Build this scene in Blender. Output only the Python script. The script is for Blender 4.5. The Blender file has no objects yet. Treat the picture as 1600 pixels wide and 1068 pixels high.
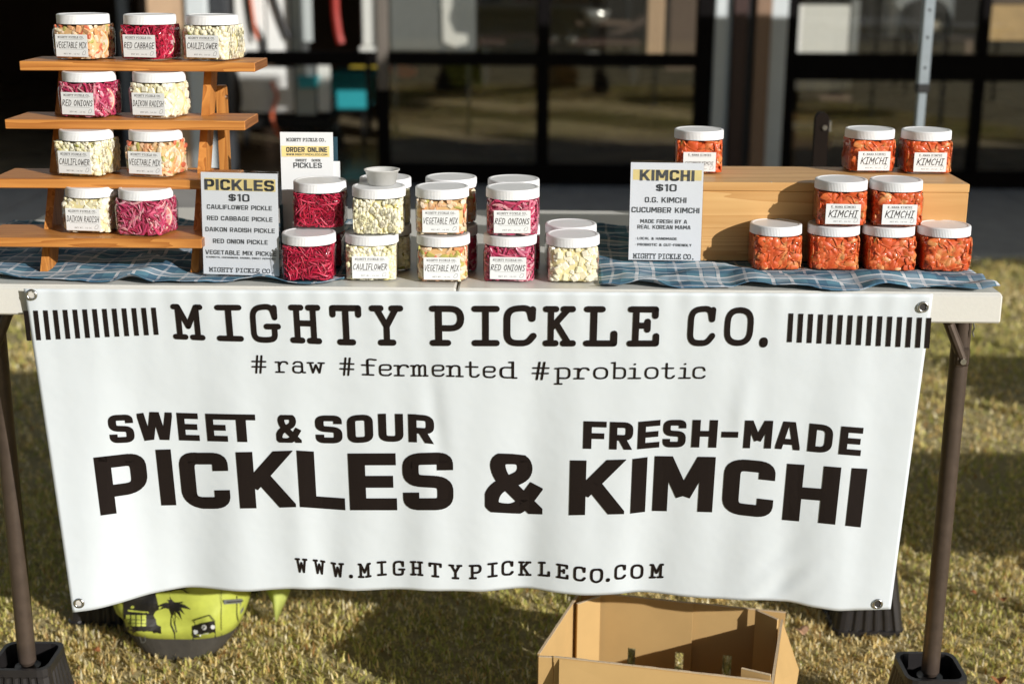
import bpy, math, random
import numpy as np
from mathutils import Vector, Matrix
random.seed(7); np.random.seed(7)
S = bpy.context.scene
COL = S.collection
PI = math.pi

# ------------------------------------------------------------------ camera
F = 2222.2
def _basis(pitch, yaw, roll):
    p, y, r = map(math.radians, (pitch, yaw, roll))
    f = np.array([-math.sin(y)*math.cos(p), math.cos(y)*math.cos(p), -math.sin(p)])
    rt = np.array([math.cos(y), math.sin(y), 0.]); up = np.cross(rt, f)
    return f, rt*math.cos(r)+up*math.sin(r), -rt*math.sin(r)+up*math.cos(r)
cf, cr, cu = _basis(15.44, 0.7, 0.33)
CAM = np.array([0, 0, 1.47])
cam_d = bpy.data.cameras.new('camera'); cam = bpy.data.objects.new('camera', cam_d); COL.objects.link(cam)
cam.matrix_world = Matrix(((cr[0], cu[0], -cf[0], CAM[0]), (cr[1], cu[1], -cf[1], CAM[1]), (cr[2], cu[2], -cf[2], CAM[2]), (0, 0, 0, 1)))
cam_d.lens = 50; cam_d.sensor_width = 36; cam_d.clip_end = 400; cam_d.clip_start = 0.05
cam_d.dof.use_dof = True; cam_d.dof.focus_distance = 2.50; cam_d.dof.aperture_fstop = 2.8
S.camera = cam
# ------------------------------------------------------------------ light
SUN_A, SUN_E = math.radians(46.5), math.radians(19.5)
W = bpy.data.worlds.new('World'); S.world = W; W.use_nodes = True
wn = W.node_tree.nodes; bg = wn['Background']
sky = wn.new('ShaderNodeTexSky'); sky.sky_type = 'NISHITA'; sky.sun_disc = False
sky.sun_elevation = SUN_E; sky.sun_rotation = PI - SUN_A
W.node_tree.links.new(sky.outputs[0], bg.inputs[0]); bg.inputs[1].default_value = 0.055
sl = bpy.data.lights.new('sun', 'SUN'); so = bpy.data.objects.new('sun', sl); COL.objects.link(so)
sl.energy = 4.8; sl.angle = math.radians(0.5); sl.color = (1, 0.975, 0.945)
sd = Vector((math.sin(SUN_A)*math.cos(SUN_E), -math.cos(SUN_A)*math.cos(SUN_E), math.sin(SUN_E)))
so.rotation_euler = sd.to_track_quat('Z', 'Y').to_euler(); so.location = (5, -5, 6)
S.view_settings.view_transform = 'Standard'; S.view_settings.look = 'None'
S.view_settings.exposure = 0.12; S.view_settings.gamma = 1
S.render.engine = 'CYCLES'
S.cycles.max_bounces = 10; S.cycles.transparent_max_bounces = 24; S.cycles.caustics_reflective = False

# ------------------------------------------------------------------ helpers
def ray(px, py): return cf + (px-800)/F*cr - (py-534)/F*cu
def atz(px, py, z): d = ray(px, py); return CAM + d*(z-CAM[2])/d[2]
def aty(px, py, Y): d = ray(px, py); return CAM + d*(Y-CAM[1])/d[1]

class MB:
    def __init__(s): s.v = []; s.f = []; s.m = []; s.c = []; s.cur = 0; s.col = (1, 1, 1)
    def add(s, vs, fs):
        n = len(s.v); s.v.extend([tuple(p) for p in vs]); s.f.extend([tuple(i+n for i in f) for f in fs])
        s.m.extend([s.cur]*len(fs)); s.c.extend([s.col]*len(fs)); return s
    def box(s, x0, x1, y0, y1, z0, z1, bev=0):
        if x0 > x1: x0, x1 = x1, x0
        if y0 > y1: y0, y1 = y1, y0
        if z0 > z1: z0, z1 = z1, z0
        if bev <= 0:
            return s.add([(x, y, z) for z in (z0, z1) for y in (y0, y1) for x in (x0, x1)],
                         [(0, 2, 3, 1), (4, 5, 7, 6), (0, 1, 5, 4), (2, 6, 7, 3), (0, 4, 6, 2), (1, 3, 7, 5)])
        b = bev; vs = []; idx = {}
        for i, (X, sx) in enumerate(((x0, 1), (x1, -1))):
            for j, (Y, sy) in enumerate(((y0, 1), (y1, -1))):
                for k, (Z, sz) in enumerate(((z0, 1), (z1, -1))):
                    idx[i, j, k, 0] = len(vs); vs.append((X, Y+sy*b, Z+sz*b))
                    idx[i, j, k, 1] = len(vs); vs.append((X+sx*b, Y, Z+sz*b))
                    idx[i, j, k, 2] = len(vs); vs.append((X+sx*b, Y+sy*b, Z))
        fs = []
        g = lambda *a: idx[a]
        fs += [(g(0,0,0,0), g(0,0,1,0), g(0,1,1,0), g(0,1,0,0)), (g(1,0,0,0), g(1,1,0,0), g(1,1,1,0), g(1,0,1,0)),
               (g(0,0,0,1), g(1,0,0,1), g(1,0,1,1), g(0,0,1,1)), (g(0,1,0,1), g(0,1,1,1), g(1,1,1,1), g(1,1,0,1)),
               (g(0,0,0,2), g(0,1,0,2), g(1,1,0,2), g(1,0,0,2)), (g(0,0,1,2), g(1,0,1,2), g(1,1,1,2), g(0,1,1,2))]
        for j in (0, 1):
            for k in (0, 1): fs.append((g(0,j,k,1), g(1,j,k,1), g(1,j,k,2), g(0,j,k,2)))
        for i in (0, 1):
            for k in (0, 1): fs.append((g(i,0,k,0), g(i,1,k,0), g(i,1,k,2), g(i,0,k,2)))
        for i in (0, 1):
            for j in (0, 1): fs.append((g(i,j,0,0), g(i,j,1,0), g(i,j,1,1), g(i,j,0,1)))
        for i in (0, 1):
            for j in (0, 1):
                for k in (0, 1): fs.append((g(i,j,k,0), g(i,j,k,1), g(i,j,k,2)))
        s.fix = True
        return s.add(vs, fs)
    def tube(s, pts, r, n=10, cap=True):
        pts = [Vector(p) for p in pts]; k = len(pts)
        rr = r if isinstance(r, (list, tuple)) else [r]*k
        t0 = (pts[1]-pts[0]).normalized(); ref = Vector((0, 0, 1)) if abs(t0.z) < .9 else Vector((1, 0, 0))
        a = t0.cross(ref).normalized(); vs = []
        for i, p in enumerate(pts):
            t = ((pts[min(i+1, k-1)]-pts[max(i-1, 0)])).normalized()
            a = (a - t*a.dot(t)).normalized(); b = t.cross(a)
            for j in range(n):
                an = 2*PI*j/n; vs.append(p+(a*math.cos(an)+b*math.sin(an))*rr[i])
        fs = [(i*n+j, i*n+(j+1) % n, (i+1)*n+(j+1) % n, (i+1)*n+j) for i in range(k-1) for j in range(n)]
        if cap: fs += [tuple(range(n))[::-1], tuple((k-1)*n+j for j in range(n))]
        return s.add(vs, fs)
    def prism(s, poly, d0, d1, axis='x'):
        n = len(poly)
        def P(a, b, d): return (d, a, b) if axis == 'x' else ((a, d, b) if axis == 'y' else (a, b, d))
        vs = [P(a, b, d0) for a, b in poly]+[P(a, b, d1) for a, b in poly]
        s.fix = True
        return s.add(vs, [tuple(range(n))[::-1], tuple(range(n, 2*n))]+[(i, (i+1) % n, (i+1) % n+n, i+n) for i in range(n)])
    def xf(s, M, n0=0):
        for i in range(n0, len(s.v)): s.v[i] = tuple(M @ Vector(s.v[i]))
        return s
    def mesh(s, name, mats, smooth=False, fixn=True, colors=False):
        me = bpy.data.meshes.new(name); me.from_pydata(s.v, [], s.f)
        for m in (mats if isinstance(mats, (list, tuple)) else [mats]): me.materials.append(m)
        if any(s.m): me.polygons.foreach_set('material_index', s.m)
        if smooth: me.polygons.foreach_set('use_smooth', [True]*len(s.f))
        if colors:
            ca = me.color_attributes.new('tint', 'FLOAT_COLOR', 'CORNER')
            a = []
            for f, c in zip(s.f, s.c): a += [c[0], c[1], c[2], 1]*len(f)
            ca.data.foreach_set('color', a)
        me.update()
        if fixn:
            import bmesh
            bm = bmesh.new(); bm.from_mesh(me); bmesh.ops.recalc_face_normals(bm, faces=bm.faces); bm.to_mesh(me); bm.free()
        return me
def obj(name, me, parent=None, world=False, kind=None):
    o = bpy.data.objects.new(name, me); COL.objects.link(o)
    if parent is not None:
        o.parent = parent
        if world: o.matrix_parent_inverse = world_inv(parent)
    if kind: o['kind'] = kind
    return o
def world_inv(p):
    M = Matrix.Identity(4); q = p
    while q is not None:
        M = (Matrix.LocRotScale(q.location, q.rotation_euler, q.scale) if q.parent is None else q.matrix_parent_inverse @ Matrix.LocRotScale(q.location, q.rotation_euler, q.scale)) @ M
        q = q.parent
    return M.inverted()
def part(name, mb, mat, parent, smooth=False, world=True, kind=None, label=None, fixn=True, colors=False):
    o = obj(name, mb.mesh(name, mat, smooth, fixn, colors), parent, world, kind)
    if label: o['label'] = label
    return o
def thing(name, label, cat, loc=(0, 0, 0), rz=0, group=None):
    o = bpy.data.objects.new(name, None); COL.objects.link(o); o.empty_display_size = .1
    o.location = loc; o.rotation_euler = (0, 0, rz); tag(o, label, cat, group); return o
def tag(o, label, cat, group=None):
    o['label'] = label; o['category'] = cat
    if group: o['group'] = group
    return o
def solo(name, mb, mat, label, cat, group=None, **k):
    return tag(part(name, mb, mat, None, world=False, **k), label, cat, group)
def struct(name, mb, mat, **k):
    return part(name, mb, mat, None, world=False, kind='structure', **k)

# ---- materials
class NT:
    def __init__(s, name):
        s.m = bpy.data.materials.new(name); s.m.use_nodes = True; s.t = s.m.node_tree; s.t.nodes.clear()
        s.out = s.n('ShaderNodeOutputMaterial')
    def n(s, t, **k):
        q = s.t.nodes.new(t)
        for a, b in k.items(): setattr(q, a, b)
        return q
    def l(s, a, b): s.t.links.new(a, b)
    def math(s, op, a, b=None, c=None):
        q = s.n('ShaderNodeMath', operation=op)
        for i, x in enumerate((a, b, c)):
            if x is None: continue
            if isinstance(x, (int, float)): q.inputs[i].default_value = x
            else: s.l(x, q.inputs[i])
        return q.outputs[0]
    def mix(s, f, a, b, mode='MIX'):
        q = s.n('ShaderNodeMix', data_type='RGBA', blend_type=mode)
        for i, x in ((0, f), (6, a), (7, b)):
            if isinstance(x, (int, float)): q.inputs[i].default_value = x
            elif isinstance(x, tuple): q.inputs[i].default_value = (*x[:3], 1)
            else: s.l(x, q.inputs[i])
        return q.outputs[2]
    def coord(s, scale=(1, 1, 1), which='Object', rot=(0, 0, 0)):
        tc = s.n('ShaderNodeTexCoord'); mp = s.n('ShaderNodeMapping'); mp.inputs['Scale'].default_value = scale; mp.inputs['Rotation'].default_value = rot
        s.l(tc.outputs[which], mp.inputs[0]); return mp.outputs[0]
    def noise(s, co, sc=5, det=4, rough=.55, dist=0):
        q = s.n('ShaderNodeTexNoise'); q.inputs['Scale'].default_value = sc; q.inputs['Detail'].default_value = det
        q.inputs['Roughness'].default_value = rough; q.inputs['Distortion'].default_value = dist
        s.l(co, q.inputs['Vector']); return q.outputs[0]
    def ramp(s, f, a, b):
        q = s.n('ShaderNodeMapRange'); s.l(f, q.inputs[0]); q.inputs[1].default_value = a; q.inputs[2].default_value = b; return q.outputs[0]
    def bump(s, h, st=.3, d=.01):
        q = s.n('ShaderNodeBump'); q.inputs[0].default_value = st; q.inputs[1].default_value = d; s.l(h, q.inputs['Height']); return q.outputs[0]
    def pbr(s, col, rough=.5, metal=0, nrm=None, spec=.5, coat=0, sss=0, trans=0, ior=1.45):
        q = s.n('ShaderNodeBsdfPrincipled')
        for k, x in (('Base Color', col), ('Roughness', rough), ('Metallic', metal)):
            if isinstance(x, tuple): q.inputs[k].default_value = (*x[:3], 1)
            elif isinstance(x, (int, float)): q.inputs[k].default_value = x
            else: s.l(x, q.inputs[k])
        if nrm is not None: s.l(nrm, q.inputs['Normal'])
        q.inputs['Specular IOR Level'].default_value = spec; q.inputs['Coat Weight'].default_value = coat
        q.inputs['Coat Roughness'].default_value = .08
        q.inputs['Subsurface Weight'].default_value = sss; q.inputs['Subsurface Scale'].default_value = .006
        q.inputs['Transmission Weight'].default_value = trans; q.inputs['IOR'].default_value = ior
        s.l(q.outputs[0], s.out.inputs[0]); return q
def simple(name, col, rough=.5, metal=0, var=.08, sc=30, bump=0, spec=.5, coat=0, sss=0):
    t = NT(name); co = t.coord(); f = t.noise(co, sc)
    c = t.mix(t.ramp(f, .3, .7), tuple(x*(1-var) for x in col), tuple(min(1, x*(1+var)) for x in col))
    t.pbr(c, rough, metal, t.bump(f, bump, .002) if bump else None, spec, coat, sss); return t.m
def wood(name, c1, c2, axis=0, sc=1, rough=.45):
    t = NT(name); s = [60*sc, 60*sc, 60*sc]; s[axis] = 3*sc
    co = t.coord(tuple(s)); f = t.noise(co, 1, 6, .6, .6)
    s2 = [14*sc]*3; s2[axis] = .8*sc; co2 = t.coord(tuple(s2)); g = t.noise(co2, 1, 3, .5, 1.2)
    rings = t.math('FRACT', t.math('MULTIPLY', g, 9))
    k = t.math('ADD', t.math('MULTIPLY', f, .55), t.math('MULTIPLY', rings, .45))
    c = t.mix(t.ramp(k, .2, .8), c1, c2)
    big = t.noise(t.coord((4, 4, 4)), 1, 2); c = t.mix(t.ramp(big, .62, .8), c, tuple(x*.6 for x in c1))
    t.pbr(c, rough, 0, t.bump(f, .25, .002)); return t.m
def glassy(name, tint=(1, 1, 1), refl=.04, rough=.03, edge=.5):
    t = NT(name); a = t.n('ShaderNodeBsdfTransparent'); a.inputs[0].default_value = (*tint, 1)
    g = t.n('ShaderNodeBsdfGlossy'); g.inputs['Roughness'].default_value = rough
    lw = t.n('ShaderNodeLayerWeight'); lw.inputs[0].default_value = .5
    k = t.math('MINIMUM', t.math('ADD', t.math('MULTIPLY', t.math('POWER', lw.outputs['Facing'], 4.0), edge), refl), 1.0)
    m = t.n('ShaderNodeMixShader'); t.l(k, m.inputs[0]); t.l(a.outputs[0], m.inputs[1]); t.l(g.outputs[0], m.inputs[2]); t.l(m.outputs[0], t.out.inputs[0])
    return t.m
def tinted(name, rough=.35, coat=.3, sss=.0, var=.10, sc=180, spec=.5):
    t = NT(name); at = t.n('ShaderNodeAttribute', attribute_name='tint')
    f = t.noise(t.coord(), sc, 3)
    k = t.ramp(f, .25, .75); c = t.mix(k, t.mix(var, at.outputs[0], (.02, .01, .005)), at.outputs[0])
    t.pbr(c, rough, 0, t.bump(f, .3, .001), spec, coat, sss); return t.m
M = {}
M['lid'] = simple('lid_plastic', (.76, .77, .78), .38, var=.01)
M['jar'] = glassy('clear_jar', (.97, .97, .97), .02, .06, 1.0)
M['food'] = tinted('pickled_food', .42, .10)
t = NT('kimchi_food'); at = t.n('ShaderNodeAttribute', attribute_name='tint'); co = t.coord(); f1 = t.noise(co, 55, 5, .6, .8); f2 = t.noise(co, 260, 4, .7, .3); f3 = t.noise(co, 34, 3, .5, .5)
c = t.mix(t.ramp(f1, .42, .62), (.60, .085, .018), at.outputs[0]); c = t.mix(t.math('MULTIPLY', t.ramp(f3, .56, .70), .75), c, (.76, .36, .12)); c = t.mix(t.math('MULTIPLY', t.ramp(f2, .60, .72), .7), c, (.20, .04, .008)); c = t.mix(t.math('MULTIPLY', t.ramp(f2, .40, .28), .45), c, (.78, .40, .16))
t.pbr(c, .42, 0, t.bump(f2, .2, .001), .45, .1); M['kimchi'] = t.m
M['paper'] = simple('label_paper', (.74, .76, .76), .55, var=.01)
M['ink'] = simple('black_ink', (.03, .02, .018), .5, var=.02)
M['greyink'] = simple('grey_ink', (.075, .08, .085), .6, var=.02)
M['yellow'] = simple('yellow_highlight', (.83, .66, .28), .6, var=.05, sc=60)
M['wood'] = wood('stained_wood', (.33, .11, .020), (.62, .27, .065), 0)
M['woodv'] = wood('stained_wood_upright', (.33, .11, .020), (.62, .27, .065), 2)
M['endgrain'] = wood('end_grain', (.16, .06, .02), (.32, .13, .045), 1, 2)
M['pine'] = wood('crate_wood', (.50, .26, .085), (.68, .42, .17), 0, .7)
M['table'] = simple('table_plastic', (.62, .61, .56), .38, var=.02, sc=200, bump=.1)
M['leg'] = simple('leg_paint', (.085, .062, .047), .38, .35, var=.15, sc=40)
M['riser'] = simple('riser_plastic', (.018, .016, .016), .38, var=.2)
M['metal'] = simple('grommet_metal', (.55, .55, .54), .25, 1)
M['dark'] = simple('dark_metal', (.012, .012, .012), .5, 0, spec=.2)

# ------------------------------------------------------------------ stroke lettering
def arcpath(pts, r, closed=False, seg=4):
    P = [np.array(p, float) for p in pts]; n = len(P); out = []
    for i in range(n):
        if not closed and i in (0, n-1): out.append(P[i]); continue
        a, b, c = P[i-1], P[i], P[(i+1) % n]
        d1 = a-b; d2 = c-b; l1 = np.linalg.norm(d1); l2 = np.linalg.norm(d2); q = min(r, l1*.5, l2*.5)
        s, e = b+d1/l1*q, b+d2/l2*q
        for k in range(seg+1):
            t = k/seg; out.append((1-t)**2*s+2*t*(1-t)*b+t*t*e)
    if closed: out.append(out[0])
    return out
def strokepolys(pts, t, round_=False, seg=12):
    out = []; P = [np.array(p, float) for p in pts]; h = t/2
    for i in range(len(P)-1):
        a, b = P[i], P[i+1]; d = b-a; L = np.linalg.norm(d)
        if L < 1e-6: continue
        d = d/L; nn = np.array([-d[1], d[0]])*h
        out.append([a+nn, a-nn, b-nn, b+nn])
        if i < len(P)-2: out.append([b+h*np.array([math.cos(2*PI*k/seg), math.sin(2*PI*k/seg)]) for k in range(seg)])
    if round_:
        for e in (P[0], P[-1]): out.append([e+h*np.array([math.cos(2*PI*k/seg), math.sin(2*PI*k/seg)]) for k in range(seg)])
    return out
def clip(poly, ax, lim, keep_less):
    out = []; n = len(poly)
    for i in range(n):
        a, b = poly[i], poly[(i+1) % n]
        ia = (a[ax] <= lim) if keep_less else (a[ax] >= lim); ib = (b[ax] <= lim) if keep_less else (b[ax] >= lim)
        if ia: out.append(a)
        if ia != ib: k = (lim-a[ax])/(b[ax]-a[ax]); out.append(a+(b-a)*k)
    return out
def heavy(ch, t=.21):
    """square grotesque: returns (width, polys) in units of cap height before widening"""
    L = t/2; T = 1-t/2; B = t/2; Wd = {'I': t, 'M': .86, 'W': .98, 'A': .74, 'K': .72, '&': .80, '-': .42, '.': t, ',': t, '1': .34, ' ': .3, "'": .15, '·': .15, '(': .3, ')': .3, 'V': .74, 'X': .72, 'Y': .70, 'T': .62, 'L': .56, 'F': .58, 'E': .60}.get(ch, .66)
    R = Wd-t/2; Md = .5; S_ = []; rr = .17
    s = lambda *p: S_.append((list(p), False)); c = lambda pts, cl=False, r=rr: S_.append((arcpath(pts, r, cl, 6), False))
    if ch == 'A': s((.07, -.08), (.31, 1.08)); s((Wd-.07, -.08), (Wd-.31, 1.08)); s((.17, .28), (Wd-.17, .28))
    elif ch == 'B': s((L, 0), (L, 1)); c([(0, T), (R-.02, T), (R-.02, Md), (0, Md)]); c([(0, Md), (R, Md), (R, B), (0, B)])
    elif ch == 'C': c([(R, .67), (R, T), (L, T), (L, B), (R, B), (R, .33)])
    elif ch == 'D': s((L, 0), (L, 1)); c([(0, T), (R, T), (R, B), (0, B)], r=.25)
    elif ch == 'E': s((L, 0), (L, 1)); s((L, T), (Wd, T)); s((L, Md), (Wd-.04, Md)); s((L, B), (Wd, B))
    elif ch == 'F': s((L, 0), (L, 1)); s((L, T), (Wd, T)); s((L, .47), (Wd-.05, .47))
    elif ch == 'G': c([(R, .70), (R, T), (L, T), (L, B), (R, B), (R, .46), (.36, .46)])
    elif ch == 'H': s((L, 0), (L, 1)); s((R, 0), (R, 1)); s((L, Md), (R, Md))
    elif ch == 'I': s((L, 0), (L, 1))
    elif ch == 'J': c([(R, 1), (R, B), (L, B), (L, .35)])
    elif ch == 'K': s((L, 0), (L, 1)); s((.16, .38), (Wd-.05, 1.10)); s((.28, .60), (Wd-.03, -.10))
    elif ch == 'L': s((L, 0), (L, 1)); s((L, B), (Wd, B))
    elif ch == 'M': s((L, 0), (L, 1)); s((R, 0), (R, 1)); s((.12, 1.05), (Wd/2, .28)); s((Wd-.12, 1.05), (Wd/2, .28))
    elif ch == 'N': s((L, 0), (L, 1)); s((R, 0), (R, 1)); s((.10, 1.05), (Wd-.10, -.05))
    elif ch in 'O0': c([(L, T), (R, T), (R, B), (L, B)], True)
    elif ch == 'P': s((L, 0), (L, 1)); c([(0, T), (R, T), (R, .39), (0, .39)])
    elif ch == 'Q': c([(L, T), (R, T), (R, B), (L, B)], True); s((.38, .3), (Wd, -.05))
    elif ch == 'R': s((L, 0), (L, 1)); c([(0, T), (R, T), (R, .43), (0, .43)]); s((.34, .42), (Wd-.08, -.1))
    elif ch == 'S': c([(R, .69), (R, T), (L, T), (L, Md+.02), (R, Md-.02), (R, B), (L, B), (L, .31)], r=.14)
    elif ch == 'T': s((0, T), (Wd, T)); s((Wd/2, 0), (Wd/2, T))
    elif ch == 'U': c([(L, 1), (L, B), (R, B), (R, 1)])
    elif ch == 'V': s((.08, 1.08), (.33, -.08)); s((Wd-.08, 1.08), (Wd-.33, -.08))
    elif ch == 'W': s((.07, 1.08), (.26, -.08)); s((.29, -.08), (Wd/2-.02, 1.02)); s((Wd/2+.02, 1.02), (Wd-.29, -.08)); s((Wd-.26, -.08), (Wd-.07, 1.08))
    elif ch == 'X': s((.06, 1.08), (Wd-.06, -.08)); s((.06, -.08), (Wd-.06, 1.08))
    elif ch == 'Y': s((.06, 1.08), (Wd/2, .4)); s((Wd-.06, 1.08), (Wd/2, .4)); s((Wd/2, 0), (Wd/2, .45))
    elif ch == '&': c([(.80, -.06), (.20, .62), (.16, .92), (.54, .94), (.56, .66), (.12, .40), (.06, .08), (.46, .04), (.72, .50)], r=.2)
    elif ch == '-': s((0, .48), (Wd, .48))
    elif ch == '.': s((L, 0), (L, .2))
    elif ch == ',': s((L, -.12), (L, .2))
    elif ch == '·': s((.07, .4), (.07, .56))
    elif ch == "'": s((.07, .75), (.07, 1))
    elif ch == '$': c([(R, .69), (R, .86), (L, .86), (L, Md), (R, Md), (R, .14), (L, .14), (L, .31)], r=.14); s((Wd/2, -.0), (Wd/2, 1.0))
    elif ch == '1': s((.24, 0), (.24, 1)); s((.02, .80), (.24, .92))
    elif ch in '(': c([(.25, 1), (.1, .8), (.1, .2), (.25, 0)])
    elif ch in ')': c([(.05, 1), (.2, .8), (.2, .2), (.05, 0)])
    polys = []
    lo = -.13 if ch == ',' else 0
    for p, _ in S_:
        for q in strokepolys(p, t):
            q = clip(clip(q, 1, 1.0, True), 1, lo, False)
            q = clip(clip(q, 0, Wd, True), 0, 0, False)
            if len(q) > 2: polys.append(q)
    return Wd, polys
def slab(ch, t=.13):
    """typewriter slab serif with rounded blobby ends"""
    S_ = []; Wd = .84
    s = lambda *p: S_.append(list(p)); c = lambda pts, cl=False, r=.3: S_.append(arcpath(pts, r, cl, 5))
    k = t*.5; T = 1-k; B = k
    sf = lambda x0, x1, y: s((x0, y), (x1, y))
    if ch == 'M': s((.17, B), (.17, T)); s((.67, B), (.67, T)); s((.17, T), (.42, .38)); s((.67, T), (.42, .38)); sf(.06, .17, T); sf(.67, .78, T); sf(.05, .32, B); sf(.52, .79, B)
    elif ch == 'I': s((.42, B), (.42, T)); sf(.16, .68, T); sf(.16, .68, B)
    elif ch == 'G': c([(.70, .66), (.62, T+.03), (.10, T), (.10, B), (.45, B-.02), (.68, B+.02), (.68, .42)], r=.28); sf(.46, .78, .42); s((.70, .66), (.70, .92))
    elif ch == 'H': s((.20, B), (.20, T)); s((.64, B), (.64, T)); s((.20, .52), (.64, .52)); sf(.07, .32, T); sf(.52, .77, T); sf(.07, .32, B); sf(.52, .77, B)
    elif ch == 'T': s((.42, B), (.42, T)); sf(.10, .74, T); s((.10, T), (.10, .76)); s((.74, T), (.74, .76)); sf(.26, .58, B)
    elif ch == 'Y': s((.17, T), (.42, .48)); s((.67, T), (.42, .48)); s((.42, .48), (.42, B)); sf(.06, .28, T); sf(.56, .78, T); sf(.26, .58, B)
    elif ch == 'P': s((.22, B), (.22, T)); c([(.22, T), (.72, T), (.72, .44), (.22, .44)], r=.24); sf(.09, .24, T); sf(.09, .42, B)
    elif ch == 'C': c([(.68, .68), (.62, T+.03), (.12, T), (.12, B), (.58, B), (.72, .26)], r=.30); s((.69, .68), (.70, .92))
    elif ch == 'K': s((.20, B), (.20, T)); s((.64, T), (.20, .44)); s((.34, .56), (.66, B)); sf(.07, .33, T); sf(.52, .76, T); sf(.07, .33, B); sf(.52, .78, B)
    elif ch == 'L': s((.26, B), (.26, T)); sf(.11, .44, T); sf(.11, .72, B); s((.72, B), (.72, .32))
    elif ch == 'E': s((.22, B), (.22, T)); sf(.09, .68, T); s((.68, T), (.68, .76)); sf(.22, .50, .52); s((.50, .42), (.50, .62)); sf(.09, .72, B); s((.72, B), (.72, .26))
    elif ch == 'O': c([(.11, T), (.73, T), (.73, B), (.11, B)], True, r=.33)
    elif ch == 'A': s((.17, B), (.40, T)); s((.44, T), (.68, B)); s((.26, .34), (.58, .34)); sf(.05, .30, B); sf(.54, .79, B); sf(.26, .42, T)
    elif ch == 'N': s((.19, B), (.19, T)); s((.65, B), (.65, T)); s((.19, T), (.65, B)); sf(.06, .19, T); sf(.52, .78, T); sf(.06, .32, B)
    elif ch == 'W': s((.14, T), (.26, B)); s((.26, B), (.42, .68)); s((.42, .68), (.58, B)); s((.58, B), (.70, T)); sf(.03, .26, T); sf(.58, .81, T)
    elif ch == '.': c([(.35, .04), (.47, .04), (.47, .15), (.35, .15)], True, r=.06); s((.41, .09), (.42, .10))
    elif ch == '#': s((.30, -.02), (.42, 1.0)); s((.52, -.02), (.64, 1.0)); s((.12, .34), (.80, .34)); s((.14, .66), (.82, .66))
    elif ch == 'r': s((.28, B), (.28, .62)); c([(.28, .42), (.40, .68), (.66, .66), (.70, .56)], r=.15); sf(.12, .28, .64); sf(.12, .50, B)
    elif ch == 'a': c([(.18, .56), (.26, .68), (.60, .68), (.60, B), (.74, B)], r=.16); c([(.60, .40), (.14, .42), (.14, B), (.50, B-.02), (.60, .18)], r=.16)
    elif ch == 'w': s((.14, .64), (.26, B)); s((.26, B), (.42, .52)); s((.42, .52), (.58, B)); s((.58, B), (.70, .64)); sf(.02, .28, .64); sf(.56, .82, .64)
    elif ch == 'f': c([(.70, .96), (.36, 1.0), (.36, .70), (.36, B)], r=.2); sf(.14, .62, .62); sf(.16, .58, B)
    elif ch == 'e': c([(.14, .38), (.70, .38), (.70, .68), (.14, .68), (.14, B), (.60, B), (.70, .16)], r=.22)
    elif ch == 'm': s((.14, B), (.14, .64)); sf(.02, .14, .64); c([(.14, .5), (.24, .68), (.42, .68), (.42, B)], r=.12); c([(.42, .5), (.52, .68), (.70, .68), (.70, B)], r=.12); sf(.03, .24, B); sf(.34, .50, B); sf(.62, .81, B)
    elif ch == 'n': s((.22, B), (.22, .64)); sf(.08, .22, .64); c([(.22, .46), (.32, .68), (.62, .68), (.62, B)], r=.16); sf(.08, .36, B); sf(.50, .76, B)
    elif ch == 't': c([(.32, .92), (.32, B), (.60, B-.01), (.70, .18)], r=.16); sf(.12, .64, .64)
    elif ch == 'd': s((.62, B), (.62, 1.0)); sf(.48, .62, .98); sf(.62, .76, B); c([(.62, .66), (.14, .68), (.14, B), (.62, B+.02)], r=.24)
    elif ch == 'p': s((.20, -.28), (.20, .64)); sf(.06, .20, .64); sf(.06, .36, -.28); c([(.20, .66), (.72, .68), (.72, B), (.20, B+.02)], r=.24)
    elif ch == 'b': s((.20, B), (.20, 1.0)); sf(.06, .20, .98); c([(.20, .66), (.72, .68), (.72, B), (.20, B+.02)], r=.24)
    elif ch == 'o': c([(.12, .68), (.72, .68), (.72, B), (.12, B)], True, r=.28)
    elif ch == 'i': s((.42, B), (.42, .64)); sf(.22, .42, .64); sf(.16, .68, B); s((.41, .88), (.42, .90))
    elif ch == 'c': c([(.68, .50), (.62, .68), (.14, .68), (.14, B), (.60, B), (.70, .16)], r=.24)
    elif ch == 'S': c([(.66, .74), (.60, T+.02), (.14, T), (.14, .56), (.70, .48), (.70, B), (.20, B), (.14, .28)], r=.2)
    elif ch == 'D': s((.20, B), (.20, T)); c([(.08, T), (.74, T), (.74, B), (.08, B)], r=.3)
    elif ch == 'R': s((.20, B), (.20, T)); c([(.08, T), (.68, T), (.68, .48), (.20, .48)], r=.22); s((.44, .46), (.72, B)); sf(.08, .32, B); sf(.66, .80, B)
    elif ch == 'U': c([(.18, T), (.18, B), (.66, B), (.66, T)], r=.24); sf(.06, .3, T); sf(.54, .78, T)
    elif ch == 'Z' : s((.14, T), (.68, T)); s((.68, T), (.14, B)); s((.14, B), (.70, B))
    elif ch == '1': s((.42, B), (.42, T)); s((.24, .8), (.42, T)); sf(.2, .64, B)
    elif ch == '6': c([(.62, T), (.14, .8), (.14, B), (.7, B), (.7, .52), (.16, .5)], r=.2)
    polys = []
    for p in S_: polys += strokepolys(p, t, True)
    return Wd, polys
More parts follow.
